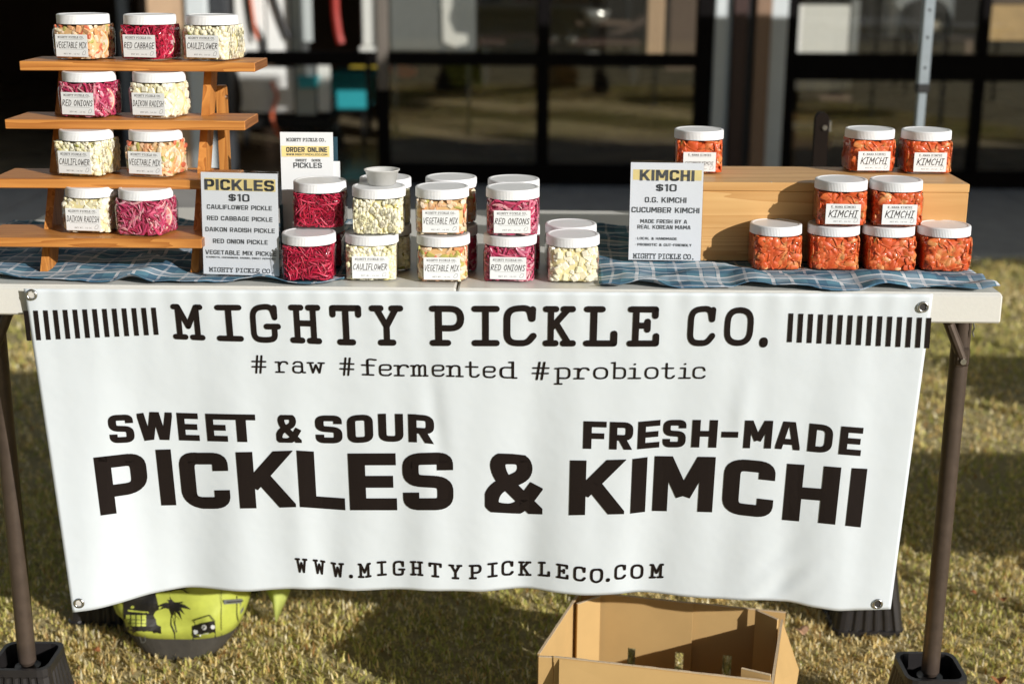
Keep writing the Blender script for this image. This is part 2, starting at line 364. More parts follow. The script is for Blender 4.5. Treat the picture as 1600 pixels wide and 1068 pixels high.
HAND = {
 'K': (.62, [[(.1, 0), (.1, 1)], [(.62, 1), (.12, .42)], [(.2, .52), (.62, 0)]]), 'I': (.42, [[(.2, 0), (.2, 1)], [(0, 1), (.4, 1)], [(0, 0), (.4, 0)]]),
 'M': (.74, [[(.05, 0), (.1, 1), (.38, .35), (.66, 1), (.68, 0)]]), 'C': (.56, [[(.56, .85), (.36, 1), (.1, .8), (.04, .4), (.2, .02), (.52, .12)]]),
 'H': (.6, [[(.06, 0), (.08, 1)], [(.54, 0), (.56, 1)], [(.06, .5), (.56, .52)]]), 'V': (.6, [[(0, 1), (.22, 0), (.62, 1.05)]]),
 'E': (.5, [[(.5, 1), (.06, 1), (.06, 0), (.5, 0)], [(.06, .52), (.42, .52)]]), 'G': (.6, [[(.56, .85), (.36, 1), (.1, .8), (.04, .4), (.2, .0), (.55, .1), (.55, .45), (.34, .45)]]),
 'T': (.55, [[(0, 1), (.58, 1)], [(.28, 1), (.26, 0)]]), 'A': (.58, [[(0, 0), (.28, 1), (.56, 0)], [(.1, .38), (.48, .38)]]), 'B': (.52, [[(.06, 0), (.06, 1), (.42, .9), (.4, .6), (.1, .52), (.48, .4), (.46, .08), (.06, 0)]]),
 'L': (.46, [[(.06, 1), (.06, 0), (.48, .02)]]), 'X': (.56, [[(0, 1), (.56, 0)], [(.54, 1), (0, 0)]]), 'R': (.56, [[(.06, 0), (.06, 1), (.44, .92), (.46, .62), (.08, .5), (.54, 0)]]),
 'D': (.56, [[(.06, 0), (.06, 1), (.4, .9), (.54, .5), (.4, .08), (.06, 0)]]), 'O': (.6, [[(.3, 1), (.06, .7), (.06, .3), (.3, 0), (.54, .3), (.54, .7), (.3, 1)]]),
 'N': (.6, [[(.04, 0), (.06, 1), (.54, .02), (.56, 1)]]), 'S': (.5, [[(.48, .88), (.26, 1), (.06, .78), (.44, .35), (.4, .05), (.04, .05)]]),
 'U': (.56, [[(.04, 1), (.06, .2), (.28, 0), (.5, .2), (.54, 1)]]), 'F': (.5, [[(.06, 0), (.06, 1), (.52, 1)], [(.06, .5), (.42, .52)]]), 'W': (.74, [[(0, 1), (.16, 0), (.36, .7), (.56, 0), (.74, 1)]]), ' ': (.3, [])}
def hand(ch, t=.13, sl=.22):
    w, st = HAND[ch]; polys = []
    for p in st: polys += strokepolys([(x+y*sl, y) for x, y in p], t, True, 6)
    return w+.02, polys
_gc = {}
def glyph(font, ch):
    if (font, ch) not in _gc:
        _gc[font, ch] = (font == 'slab_light' and slab(ch, .10)) or (font == 'slab' and slab(ch, .155)) or (font == 'heavy' and heavy(ch)) or (font == 'heavy_light' and heavy(ch, .17)) or hand(ch)
    return _gc[font, ch]
def text_polys(txt, font, width, height, gap=None):
    """polygons of a line fitted to width x height, centred on x, baseline at 0"""
    gap = {'heavy': .09, 'heavy_light': .12, 'slab': .0, 'slab_light': .02}.get(font, .14) if gap is None else gap
    x = 0; out = []
    for ch in txt:
        if ch == ' ': x += .45; continue
        w, ps = glyph(font, ch)
        out += [[(p[0]+x, p[1]) for p in q] for q in ps]; x += w+gap
    x -= gap; sx = width/x
    return [[(a*sx-width/2, b*height) for a, b in q] for q in out]
def flat_text(mb, txt, font, cx, base, width, height, off=0):
    for q in text_polys(txt, font, width, height):
        mb.add([(cx+a, off, base+b) for a, b in q], [tuple(range(len(q)))])
def add_rect(mb, x0, x1, z0, z1, y): mb.add([(x0, y, z0), (x1, y, z0), (x1, y, z1), (x0, y, z1)], [(0, 1, 2, 3)])

# ================================================================== SETTING
ZT = .92            # table top
YB = 9.15           # storefront plane
def bz(py, px=1000, Y=YB): return float(aty(px, py, Y)[2])
# lawn base, pavement
t = NT('lawn_soil'); co = t.coord(); f1 = t.noise(co, 9, 6, .65); f2 = t.noise(co, 160, 4, .7)
c = t.mix(t.ramp(f1, .35, .65), (.44, .35, .16), (.32, .29, .09)); c = t.mix(t.ramp(f2, .3, .75), t.mix(.5, c, (.12, .07, .03)), t.mix(.5, c, (.80, .68, .40)))
t.pbr(c, .9, 0, t.bump(f2, .8, .01)); M['soil'] = t.m
g = MB(); n = 60
for j in range(n+1):
    for i in range(n+1): g.v.append((-9+18*i/n, -6+13*j/n, .006*math.sin(i*1.3)*math.cos(j*.9)-.004))
g.f = [(j*(n+1)+i, j*(n+1)+i+1, (j+1)*(n+1)+i+1, (j+1)*(n+1)+i) for j in range(n) for i in range(n)]; g.m = [0]*len(g.f); g.c = [(1, 1, 1)]*len(g.f)
struct('lawn', g, M['soil'], smooth=True)
M['concrete'] = simple('paving_concrete', (.30, .285, .26), .85, var=.15, sc=8, bump=.2)
far = MB().box(-60, 60, -60, 80, -.5, -.03); struct('ground', far, simple('far_ground', (.16, .14, .08), .95))
pav = MB()
for i in range(12): pav.box(-9+1.5*i+.006, -9+1.5*(i+1)-.006, 7.02, 8.05, -.1, .004, .004); pav.box(-9+1.5*i+.006, -9+1.5*(i+1)-.006, 8.065, YB-.06, -.1, .004, .004)
struct('pavement', pav, M['concrete'])
kb = MB()
for i in range(9): kb.box(-9+2*i+.004, -9+2*(i+1)-.004, 6.92, 7.015, -.1, .012, .006)
struct('pavement_edging', kb, simple('edging_concrete', (.42, .40, .34), .85, var=.12, sc=10))

# ------------------------------------------------------------------ storefront building
bld = thing('building', 'dark framed glass storefront building behind the stall with pale and brown columns', 'building', (0, YB, 0))
M['frame'] = simple('black_frame', (.006, .005, .005), .7, 0, var=.2, spec=.06)
M['cream'] = simple('cream_wall', (.56, .60, .60), .7, var=.04, sc=6)
M['tan'] = simple('tan_wall', (.50, .34, .21), .7, var=.06, sc=6)
M['tanbrown'] = simple('tan_brown_pipe', (.24, .15, .095), .5)
M['brown'] = simple('brown_trim', (.045, .022, .018), .5, var=.1)
M['glass'] = glassy('window_glass', (.95, .95, .93), .085, .01, .7)
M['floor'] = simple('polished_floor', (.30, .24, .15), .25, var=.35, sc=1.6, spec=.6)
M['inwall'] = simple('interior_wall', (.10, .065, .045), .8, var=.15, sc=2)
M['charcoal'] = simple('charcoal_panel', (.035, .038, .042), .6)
def X(px): return float(aty(px, 150, YB)[0])
zr1, zr0 = bz(84), bz(104)
xA, xB, xC = X(600), X(848), X(1094)
fr = lambda name, x0, x1, z0, z1, y0=YB-.05, y1=YB+.05, m='frame', bev=.006: part(name, MB().box(x0, x1, y0, y1, z0, z1, bev), M[m], bld)
H = 2.7
fr('window_frame', xA, xC-.045, .0, bz(256, 800), YB-.055, YB+.045)          # kick plate
fr('window_rail', xA, xC-.045, zr0, zr1, YB-.04, YB+.04)
fr('window_mullion', xB-.04, xB+.04, bz(256, 800)+.001, zr0-.001); fr('window_mullion', xB-.04, xB+.04, zr1+.001, H)
fr('window_mullion', xC-.04, X(1110), 0, H, YB-.06, YB+.06)
fr('window_mullion', xA-.04, xA+.035, 0, .60, YB-.06, YB+.06)
M['greybrown'] = simple('grey_brown_post', (.14, .12, .10), .5)
fr('window_post', xA-.036, xA+.032, .602, H, YB-.058, YB+.058, 'greybrown')
for (a, b) in ((xA+.036, xB-.042), (xB+.042, xC-.042)):
    for (z0, z1) in ((bz(256, 800)+.002, zr0-.002), (zr1+.002, H)):
        part('window_pane', MB().box(a, b, YB-.004, YB+.004, z0, z1), M['glass'], bld)
# pier between the openings, pale panels and brown pipes
cols = [(1110, 1137, 'cream', .05), (1137, 1160, 'brown', .09), (1160, 1172, 'charcoal', .04), (1172, 1196, 'tanbrown', .08), (1196, 1224, 'cream', .05)]
for a, b, m, d in cols: part('pier_panel', MB().box(X(a)+.001, X(b)-.001, YB-d, YB+.12, 0, 3.2, .008), M[m], bld)
# right opening
x1 = X(1227); zr3, zr2 = bz(84, 1400), bz(126, 1400)
fr('window_frame', x1-.02, x1+.05, 0, H, YB-.05, YB+.05)
fr('window_frame', x1+.052, 6.2, 0, bz(266, 1400), YB-.055, YB+.045)
fr('window_rail', x1+.052, 6.2, zr2, zr3, YB-.04, YB+.04)
xm = [X(1527)]; xm += [xm[0]+1.25, xm[0]+2.4]
for q in xm: fr('window_mullion', q-.03, q+.03, bz(266, 1400)+.001, zr2-.001); fr('window_mullion', q-.03, q+.03, zr3+.001, H)
edges = [x1+.052]+xm+[6.2]
for a, b in zip(edges[:-1], edges[1:]):
    for (z0, z1) in ((bz(266, 1400)+.002, zr2-.002), (zr3+.002, H)):
        part('window_pane', MB().box(a+.032, b-.032, YB-.004, YB+.004, z0, z1), M['glass'], bld)
# left part: dark open bay, pale wall piece, low rail
for a, b, m, d in ((240, 300, 'tan', .06), (301, 334, 'cream', .09), (336, 362, 'charcoal', .05)):
    part('pier_panel', MB().box(X(a)+.001, X(b)-.001, YB-d, YB+.12, 0, 3.2, .008), M[m], bld)
for a, b in ((128, 148), (222, 238)): part('bay_post', MB().box(X(a), X(b), YB+.9, YB+1.0, 0, 3.2, .01), simple('grey_post', (.28, .29, .30), .5), bld)
fr('window_rail', X(386), xA-.042, zr0, zr1)
part('wall', MB().box(-9, 9, YB-.03, YB+.15, H, 4.6), M['cream'], bld)
part('wall', MB().box(6.2, 9, YB-.03, YB+.15, 0, H-.001), M['cream'], bld)
part('wall', MB().box(-9, -4.6, YB-.03, YB+.15, 0, H-.001), M['cream'], bld)
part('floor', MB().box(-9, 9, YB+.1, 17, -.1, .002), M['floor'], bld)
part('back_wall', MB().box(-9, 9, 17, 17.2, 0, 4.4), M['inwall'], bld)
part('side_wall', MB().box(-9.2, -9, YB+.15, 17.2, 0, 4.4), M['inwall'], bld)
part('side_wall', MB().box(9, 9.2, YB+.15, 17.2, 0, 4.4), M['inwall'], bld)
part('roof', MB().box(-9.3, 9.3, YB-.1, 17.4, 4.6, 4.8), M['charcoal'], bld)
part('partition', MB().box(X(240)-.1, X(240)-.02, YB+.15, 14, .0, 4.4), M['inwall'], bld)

# ------------------------------------------------------------------ things behind the glass
def ix(px, py, Y): return float(aty(px, py, Y)[0])
def iz(px, py, Y): return max(0.003, float(aty(px, py, Y)[2]))
M['teal'] = simple('teal_plastic', (.03, .36, .42), .45)
M['white'] = simple('white_panel', (.78, .78, .74), .5, var=.03)
M['steel'] = simple('brushed_steel', (.30, .32, .33), .35, .6)
M['orange'] = simple('orange_cord', (.70, .14, .05), .5)
M['rubber'] = simple('black_rubber', (.015, .015, .015), .6)
M['ply'] = simple('plywood', (.50, .33, .14), .6, var=.2, sc=10)
# white tool cart with cords
Y0 = 9.75
ct = thing('equipment_cart', 'white panelled equipment cart draped with black and orange cords behind the glass', 'cart', (ix(440, 150, Y0), Y0, 0))
zb = iz(440, 205, Y0)
def b_(px0, px1, py0, py1, Y, dep=.03, bev=.004):
    pm = (px0+px1)/2; return MB().box(ix(px0, (py0+py1)/2, Y), ix(px1, (py0+py1)/2, Y), Y, Y+dep, iz(pm, py1, Y), float(aty(pm, py0, Y)[2]), bev)
part('front_panel', b_(366, 412, -60, 84, Y0), M['white'], ct); part('front_panel', b_(415, 450, -60, 84, Y0), M['white'], ct)
part('side_panel', b_(453, 470, -60, 86, Y0+.04, .3), M['steel'], ct); part('front_panel', b_(472, 486, -60, 66, Y0+.1), M['cream'], ct)
part('lower_panel', b_(372, 458, 106, 176, Y0), M['white'], ct); part('lower_panel', b_(461, 494, 103, 180, Y0+.05), M['steel'], ct); part('lower_panel', b_(496, 516, 103, 175, Y0+.03), M['white'], ct)
part('base', b_(372, 516, 184, 200, Y0, .5), M['dark'], ct)
for q in (380, 455, 470, 508):
    part('leg', b_(q, q+9, 200, 232, Y0+.02, .04), M['rubber'], ct)
def cord(pp, Y, r, m, name, par=None, lab=None):
    P = [tuple(aty(a, b, Y)) for a, b in pp]
    Q = []
    for i in range(len(P)-1):
        for k in range(5): Q.append(tuple(P[i][j]+(P[i+1][j]-P[i][j])*k/5 for j in range(3)))
    Q.append(P[-1])
    Q = [Q[0]]+[tuple((Q[i-1][j]+Q[i][j]*2+Q[i+1][j])/4 for j in range(3)) for i in range(1, len(Q)-1)]+[Q[-1]]
    if par is not None: return part(name, MB().tube(Q, r, 6), M[m], par)
    return solo(name, MB().tube(Q, r, 6), M[m], lab, 'cord')
cord([(384, -40), (392, 30), (412, 60), (416, 100)], Y0-.03, .012, 'rubber', 'cord', ct)
cord([(420, -30), (440, 30), (452, 60)], Y0-.03, .016, 'rubber', 'cord', ct)
cord([(368, 110), (376, 150), (372, 190)], Y0-.03, .012, 'rubber', 'cord', ct)
cord([(388, -30), (396, 30), (402, 62)], Y0-.05, .010, 'orange', 'cord', ct)
cord([(424, 128), (434, 150), (424, 180), (432, 205), (446, 222)], Y0-.06, .012, 'orange', 'cord', ct)
# hand truck wheels / dark box near it
dx = thing('tool_box', 'black tool box on wheels with red trim at the foot of the white cart', 'tool box', (ix(490, 190, 10.2), 10.2, 0))
part('body', b_(470, 520, 158, 192, 10.2, .25, .01), M['dark'], dx); part('trim', b_(478, 496, 162, 168, 10.19, .008), M['orange'], dx)
for q in (468, 510):
    w = aty(q, 202, 10.2); part('wheel', MB().tube([(w[0], 10.2, .12), (w[0], 10.26, .12)], .12, 16), M['rubber'], dx)
# teal bin
Yt = 10.9
tb = thing('storage_bin', 'bright teal plastic storage bin standing on the floor behind the glass', 'bin', (ix(550, 170, Yt), Yt, 0))
tm = b_(517, 574, 125, 171, Yt, .5, .01); part('body', tm, M['teal'], tb); part('dolly', b_(520, 572, 172.5, 176, Yt+.02, .45), M['dark'], tb);
for q in (522, 564): part('dolly_leg', MB().box(ix(q, 178, Yt+.05), ix(q+6, 178, Yt+.05), Yt+.05, Yt+.10, .003, iz(q, 176.5, Yt+.05)), M['dark'], tb)
part('lid', b_(514, 584, 115, 124, Yt-.02, .56, .01), M['teal'], tb)
tb2 = thing('tub', 'small teal tub on the white cart shelf', 'tub', (0, 0, 0)); part('body', b_(466, 496, 124, 138, Y0-.02, .06, .004), M['teal'], tb2); part('rim', b_(464, 498, 120, 124, Y0-.03, .08, .002), M['teal'], tb2)
# white column, red hose, grey cabinet
wp = thing('white_column', 'white square column behind the thin brown window post', 'column', (ix(576, 80, 10.2), 10.2, 0))
part('shaft', b_(562, 592, -260, 72, 10.2, .16, .01), M['white'], wp); part('base', b_(560, 594, 73, 86, 10.18, .2, .01), M['white'], wp); part('stem', b_(572, 580, 87, 215, 10.25, .04), M['dark'], wp)
M['red'] = simple('red_hose', (.45, .03, .02), .5)
cord([(522, -60), (524, 20), (529, 55), (533, 68)], 10.3, .03, 'red', 'hose', None, 'thick red hose hanging in the dark opening beside the white column')
gc = thing('cabinet', 'tall grey metal cabinet with a torn white sheet on its door', 'cabinet', (ix(675, 80, 10.3), 10.3, 0))
part('body', b_(607, 742, -260, 80, 10.3, .5, .01), M['steel'], gc); part('base', b_(610, 740, 82, 92, 10.35, .4), M['dark'], gc)
for q in (614, 728): part('leg', b_(q, q+7, 93, 212, 10.38, .04), M['dark'], gc)
sh = [(690, -20), (708, -20), (706, 10), (701, 30), (710, 52), (730, 54), (731, 68), (712, 74), (692, 66)]
part('paper_sheet', MB().prism([(float(aty(a, b, 10.28)[0]), float(aty(a, b, 10.28)[2])) for a, b in sh], 10.28, 10.29, 'y'), M['white'], gc)
cord([(596, 110), (620, 104), (650, 112), (636, 118), (612, 112)], 11.4, .03, 'orange', 'cord', None, 'orange cord coiled on the floor in front of the grey cabinet')
M['yel'] = simple('yellow_paint', (.55, .42, .05), .5)
yb = MB().box(ix(545, 110, 12.6), ix(590, 110, 12.6), 12.6, 12.9, iz(560, 112, 12.6), iz(560, 104, 12.6), .01)
solo('yellow_crate', yb, M['yel'], 'low yellow crate on the floor behind the teal storage bin', 'crate')
# dark work table with bright bowls, wooden post
Yw = 11.6
wt = thing('work_table', 'long dark work table with shiny things on it in the dim room', 'table', (ix(870, 90, Yw), Yw, 0))
part('table_top', b_(745, 1000, 62, 72, Yw, .8, .01), M['brown'], wt); part('shelf', b_(750, 990, 96, 104, Yw+.1, .6, .01), M['brown'], wt)
for q in (752, 860, 985): part('leg', b_(q, q+12, 74, 132, Yw+.02, .05), M['dark'], wt)
M['shiny'] = simple('bright_steel', (.75, .75, .72), .2, .8)
def bowl(px, py, r, lab, cat='bowl'):
    p = aty(px, py, Yw+.02); mb = MB(); n = 18; prof = [(0, -.8), (.5, -.75), (.85, -.4), (1, .1), (.93, .1), (.7, -.35), (0, -.6)]
    vs = [(p[0]+a*r*math.cos(2*PI*k/n), p[1]+a*r*math.sin(2*PI*k/n), p[2]+b*r) for a, b in prof for k in range(n)]
    fs = [(i*n+k, i*n+(k+1) % n, (i+1)*n+(k+1) % n, (i+1)*n+k) for i in range(len(prof)-1) for k in range(n)]
    mb.add(vs, fs); solo('bowl', mb, M['shiny'], lab, cat, smooth=True)
bowl(930, 18, .12, 'largest bright steel bowl hanging above the dark work table'); bowl(866, 60, .035, 'smallest bright bowl on the left end of the dark work table'); bowl(892, 60, .055, 'middle sized bright bowl on the dark work table'); bowl(925, 82, .06, 'bright bowl below the edge of the dark work table')
bs = thing('wall_shelf', 'dark wall shelf carrying the large steel bowl', 'shelf', (0, Yw+.2, 0)); part('board', b_(900, 985, 33, 40, Yw, .3, .005), M['inwall'], bs); part('bracket', b_(980, 988, -200, 33, Yw+.1, .1), M['dark'], bs)
part('post', b_(890, 896, 40, 62, Yw+.1, .05), M['dark'], bs)
solo('timber_post', b_(1014, 1042, -240, 92, 10.6, .12, .008), M['tan'], 'light brown timber post standing left of the black window jamb', 'post')
cb = thing('brown_cabinet', 'plain dark brown cabinet behind the timber post', 'cabinet', (0, 11.5, 0)); part('body', b_(1045, 1092, -260, 110, 11.5, .5), M['inwall'], cb); part('door', b_(1050, 1088, -240, 90, 11.48, .018), M['inwall'], cb)
# right room
wb = thing('whiteboard', 'big white board leaning inside the right hand window', 'board', (0, 9.6, 0)); part('panel', b_(1236, 1326, 8, 86, 9.6, .04), M['white'], wb); part('frame', b_(1328, 1342, 0, 90, 9.6, .05), M['steel'], wb)
part('lower_panel', b_(1228, 1318, 124, 141, 9.6, .04), M['white'], wb); part('frame', b_(1318, 1330, 126, 139, 9.6, .04), M['steel'], wb)
mc = thing('mixer_machine', 'grey machine with a round dark drum behind the silver tent pole', 'machine', (0, 10.6, 0))
part('body', b_(1382, 1492, -40, 60, 10.6, .5, .02), M['steel'], mc); w = aty(1445, 34, 10.58)
part('drum', MB().tube([(w[0], 10.5, w[2]), (w[0], 10.6, w[2])], .17, 24), M['dark'], mc); w = aty(1461, 40, 10.48); part('knob', MB().tube([(w[0], 10.46, w[2]), (w[0], 10.5, w[2])], .035, 12), M['shiny'], mc)
part('door', b_(1390, 1408, 10, 58, 10.57, .02), M['white'], mc); part('base', b_(1385, 1520, 62, 84, 10.65, .5), M['inwall'], mc)
sc = thing('plywood_panel', 'warm plywood panel behind the far right window pane', 'panel', (0, 10.2, 0)); part('sheet', b_(1540, 1640, 8, 64, 10.2, .04), M['ply'], sc); part('batten', b_(1536, 1640, -10, 6, 10.19, .05), M['inwall'], sc)
for k, (a, b, c_, d_, m) in enumerate(((1232, 1285, 178, 190, 'ply'), (1240, 1300, 205, 232, 'tan'), (1255, 1330, 150, 158, 'inwall'))):
    Yk = (10.1, 9.6, 11)[k]
    solo('board_offcut', b_(a, b, c_, d_, Yk, .12, .004), M[m], ('thin plywood offcut lying beside the dark chair post', 'thick tan board standing on the floor beside the dark chair post', 'dark plank lying deep inside the right hand room')[k], 'board')

# ------------------------------------------------------------------ canopies (ours, the neighbours' and one added for shade) and added shadow tables
M['canvas'] = simple('canopy_fabric', (.62, .62, .60), .8, var=.03); M['pole'] = simple('canopy_pole', (.36, .42, .47), .35, .5)
def canopy(name, x0, x1, y0, y1, label, zt=2.15, rise=.95):
    t = thing(name, label, 'canopy', ((x0+x1)/2, (y0+y1)/2, 0), 0, 'white pop up canopies')
    cx, cy = (x0+x1)/2, (y0+y1)/2; mb = MB(); N = 6; pts = []
    c4 = [(x0, y0), (x1, y0), (x1, y1), (x0, y1)]; rl, rr_ = (x0+.45, cy, zt+rise), (x1-.45, cy, zt+rise)
    tops = [(rr_, rl), (rr_,), (rl, rr_), (rl,)]
    for k in range(4):
        a, b = c4[k], c4[(k+1) % 4]
        mb.add([(a[0], a[1], zt), (b[0], b[1], zt)]+list(tops[k]), [tuple(range(2+len(tops[k])))])
        mb.add([(a[0], a[1], zt), (b[0], b[1], zt), (b[0], b[1], zt-.2), (a[0], a[1], zt-.2)], [(0, 1, 2, 3)])
    part('canopy_top', mb, M['canvas'], t)
    for k, (a, b) in enumerate(c4):
        sx = .03 if a == x0 else -.03; sy = .03 if b == y0 else -.03; a += sx; b += sy
        l = part('pole', MB().box(a-.016, a+.016, b-.016, b+.016, 1.08, zt, .002), M['pole'], t)
        part('inner_pole', MB().box(a-.0125, a+.0125, b-.0125, b+.0125, .01, 1.06, .002), M['pole'], l)
        part('collar', MB().box(a-.019, a+.019, b-.019, b+.019, 1.055, 1.082, .003), M['rubber'], l)
        h = MB()
        for z in (1.30, 1.22, 1.13, 1.42, 1.54): h.tube([(a, b-.0168, z), (a, b-.0155, z)], .0045, 8)
        part('adjustment_holes', h, M['rubber'], l, kind=None)
        part('foot', MB().box(a-.05, a+.05, b-.05, b+.05, 0, .01), M['pole'], t)
    return t
pb = aty(1442, 120, 4.40)
canopy('canopy', pb[0]+.03-3.0, pb[0]+.03, pb[1]+.03-4.5, pb[1]+.03, 'pop up canopy with the silver pole behind the kimchi crate', 2.6)
for k in range(4): canopy('canopy', (3.2, 6.45, 9.7, 2.0)[k], (6.2, 9.45, 12.7, 3.15)[k], (2.9, 2.9, 2.9, 2.15)[k], (7.0, 7.0, 7.0, 5.15)[k], ('white canopy of the neighbouring stall on the right', 'white canopy two stalls to the right', 'white canopy three stalls to the right', 'narrow unseen canopy added to shade the left pier')[k], (2.15, 2.15, 2.15, 3.0)[k], (.95, .95, .95, .7)[k])  # unseen; placed for shade on pavement and facade, narrow one added for left pier
for k, (a, b, c_, d_) in enumerate(((2.42, 4.2, 1.98, 2.66), (3.02, 4.8, 3.22, 3.74))):  # unseen tables, added to throw shadow bands over the grass on the right
    nt = thing('shadow_table', ('nearer unseen table added to cast a shadow band on the grass', 'farther unseen table added to cast a shadow band on the grass')[k], 'table', ((a+b)/2, (c_+d_)/2, 0), 0, 'unseen tables added for shadow bands')
    part('table_top', MB().box(a, b, c_, d_, .70, .745, .004), M['white'], nt)
    for x in (a+.12, b-.12):
        for y in (c_+.08, d_-.08): part('leg', MB().tube([(x, y, 0), (x, y, .699)], .016, 10), M['dark'], nt)

# ================================================================== TABLE
YF, YK = 2.322, 3.08
XL, XM, XR = -1.035, -.122, .792
tbl = thing('folding_table', 'long off white folding table with dark brown legs, carrying all the jars', 'table', ((XL+XR)/2, (YF+YK)/2, 0))
for a, b in ((XL, XM-.001), (XM+.001, XR)):
    mb = MB(); mb.box(a, b, YF+.004, YK-.004, ZT-.02, ZT, .004)
    mb.box(a, b, YF, YF+.012, ZT-.052, ZT-.003, .003); mb.box(a, b, YK-.012, YK, ZT-.052, ZT-.003, .003)
    e = (a, a+.012) if a == XL else (b-.012, b); mb.box(*e, YF+.002, YK-.002, ZT-.0515, ZT-.0025, .003)
    part('table_top', mb, M['table'], tbl)
def leg_set(x, sgn):
    for y in (YF+.115, YK-.115):
        part('leg', MB().tube([(x, y, .152), (x, y, .160), (x, y, ZT-.022)], [.012, .0165, .0165], 48), M['leg'], tbl, smooth=False)
        mb = MB().tube([(x, y-.0175, .779), (x-sgn*.03, y-.0175, .845), (x-sgn*.062, y-.0175, ZT-.03)], .0095, 12); mb.box(x-.014, x+.012, y-.024, y-.0168, .765, .80, .004)
        br = part('brace', mb, M['leg'], tbl)
        part('bolt', MB().tube([(x-.001, y-.0245, .776), (x-.001, y-.030, .776)], .0055, 10), M['metal'], br)
        part('bracket', MB().box(x-sgn*.09-.02, x+.02, y-.022, y+.022, ZT-.034, ZT-.0205, .003), M['dark'], tbl)
    part('cross_bar', MB().tube([(x, YF+.115, ZT-.045), (x, YK-.115, ZT-.045)], .012, 12), M['leg'], tbl)
    mb = MB()
    for k in range(5): mb.tube([(x+.013+.003*(k % 2), YF+.096, ZT-.06-.008*k), (x+.016-.003*(k % 2), YF+.096, ZT-.069-.008*k)], .0016, 5)
    part('safety_chain', mb, M['metal'], tbl)
XLEG = (atz(43, 1022, .17)[0], atz(1452, 1045, .16)[0])
leg_set(XLEG[0], -1); leg_set(XLEG[1], 1)
def riser(x, y, label):
    n = 10; t = thing('leg_riser', label, 'table riser', (x, y, 0), 0, 'black ribbed risers under the table legs')
    def ring(h, z, rib=0, r=.02):
        out = []
        for k in range(4):
            cx, cy = ((h-r), -(h-r)) if k == 0 else (((h-r), (h-r)) if k == 1 else ((-(h-r), (h-r)) if k == 2 else (-(h-r), -(h-r))))
            for j in range(4):
                an = -PI/2+k*PI/2+j*PI/6; out.append((cx+r*math.cos(an), cy+r*math.sin(an), z))
            # ribbed side
            e = [(1, 0), (0, 1), (-1, 0), (0, -1)][k]; d = [(0, 1), (-1, 0), (0, -1), (1, 0)][k]
            for j in range(1, 2*n):
                q = -(h-r)+2*(h-r)*j/(2*n); o = h-(rib if (j//2) % 2 else 0)
                out.append((e[0]*o+d[0]*q, e[1]*o+d[1]*q, z))
        return out
    mb = MB(); R = [ring(.080, 0), ring(.080, .012), ring(.0775, .014, .004), ring(.0585, .152, .004), ring(.0585, .156), ring(.0575, .17), ring(.050, .17), ring(.047, .10)]
    m = len(R[0])
    for q in R: mb.v += q
    mb.f = [(i*m+j, i*m+(j+1) % m, (i+1)*m+(j+1) % m, (i+1)*m+j) for i in range(len(R)-1) for j in range(m)]+[tuple((len(R)-1)*m+j for j in range(m))]
    mb.m = [0]*len(mb.f); mb.c = [(1, 1, 1)]*len(mb.f)
    part('shell', mb, M['riser'], t, world=False)
    part('socket', MB().tube([(0, 0, .10), (0, 0, .150)], .024, 20), M['riser'], t, world=False)
riser(XLEG[0], YF+.115, 'black ribbed riser under the front left table leg'); riser(XLEG[1], YF+.115, 'black ribbed riser under the front right table leg')
riser(XLEG[0], YK-.115, 'black ribbed riser under the rear left table leg'); riser(XLEG[1], YK-.115, 'black ribbed riser under the rear right leg, half behind the banner corner')

# ================================================================== BANNER
BT = .914
bpx = [(112, 956), (160, 948), (200, 939), (240, 926), (285, 917), (350, 919), (390, 921), (455, 915.5), (544, 923), (637, 917), (750, 923), (825, 918), (909, 928), (994, 922), (1100, 935), (1175, 934), (1222, 935.5), (1262, 945), (1305, 956), (1392, 950)]
P_ = [aty(a, b, 2.372) for a, b in bpx]; zx = np.array([p[0] for p in P_]); zz = np.array([p[2] for p in P_]); ZM = float(zz.mean())
gx = np.linspace(zx[0]-.1, zx[-1]+.1, 400); gz = np.interp(gx, zx, zz); ker = np.exp(-np.linspace(-2, 2, 15)**2); ker /= ker.sum()
gz = np.convolve(np.pad(gz, 7, mode='edge'), ker, 'valid'); gd = gz-ZM
def bdev(x): return float(np.interp(x, gx, gd))
def SY(x, z):
    v = max(0, min(1.1, (BT-z)/(BT-ZM)))
    w = .0050*math.sin(x*2*PI/.31+1.3+.8*v)*v + .0030*math.sin(x*2*PI/.117+2.2*v)*v*(1-.4*v) + .0009*math.sin(x*2*PI/.048+.5)*math.exp(-v*9)
    w += .0045*math.exp(-((x+.18-.05*v)/.018)**2)*math.exp(-((v-.42)/.22)**2) - .004*math.exp(-((x-.39+.06*v)/.02)**2)*math.exp(-((v-.38)/.14)**2) - .004*math.exp(-((x+.43-.03*v)/.03)**2)*v
    w += .006*math.exp(-((x-.46)/.05)**2)*math.exp(-((v-.95)/.12)**2)*math.sin((x-z)*90)*.35
    return 2.308+.062*v+.5*bdev(x)/.48*v**1.3+w
TL, TR = aty(37, 451, 2.308), aty(1458, 459, 2.308)
BL, BR = aty(113, 958, SY(-.85, ZM)), aty(1392, 951, SY(.62, ZM))
ban = thing('banner', 'large white vinyl banner with black lettering hanging from the front of the table', 'banner', (-.12, 2.33, 0))
NU, NV = 260, 90; mb = MB()
for j in range(NV+1):
    v = j/NV
    for i in range(NU+1):
        u = i/NU; xl = TL[0]+(BL[0]-TL[0])*v; xr = TR[0]+(BR[0]-TR[0])*v; x = xl+(xr-xl)*u
        zt = TL[2]+(TR[2]-TL[2])*u; zb = ZM+.5*bdev(x)
        z = zt+(zb-zt)*v; mb.v.append((x, SY(x, z), z))
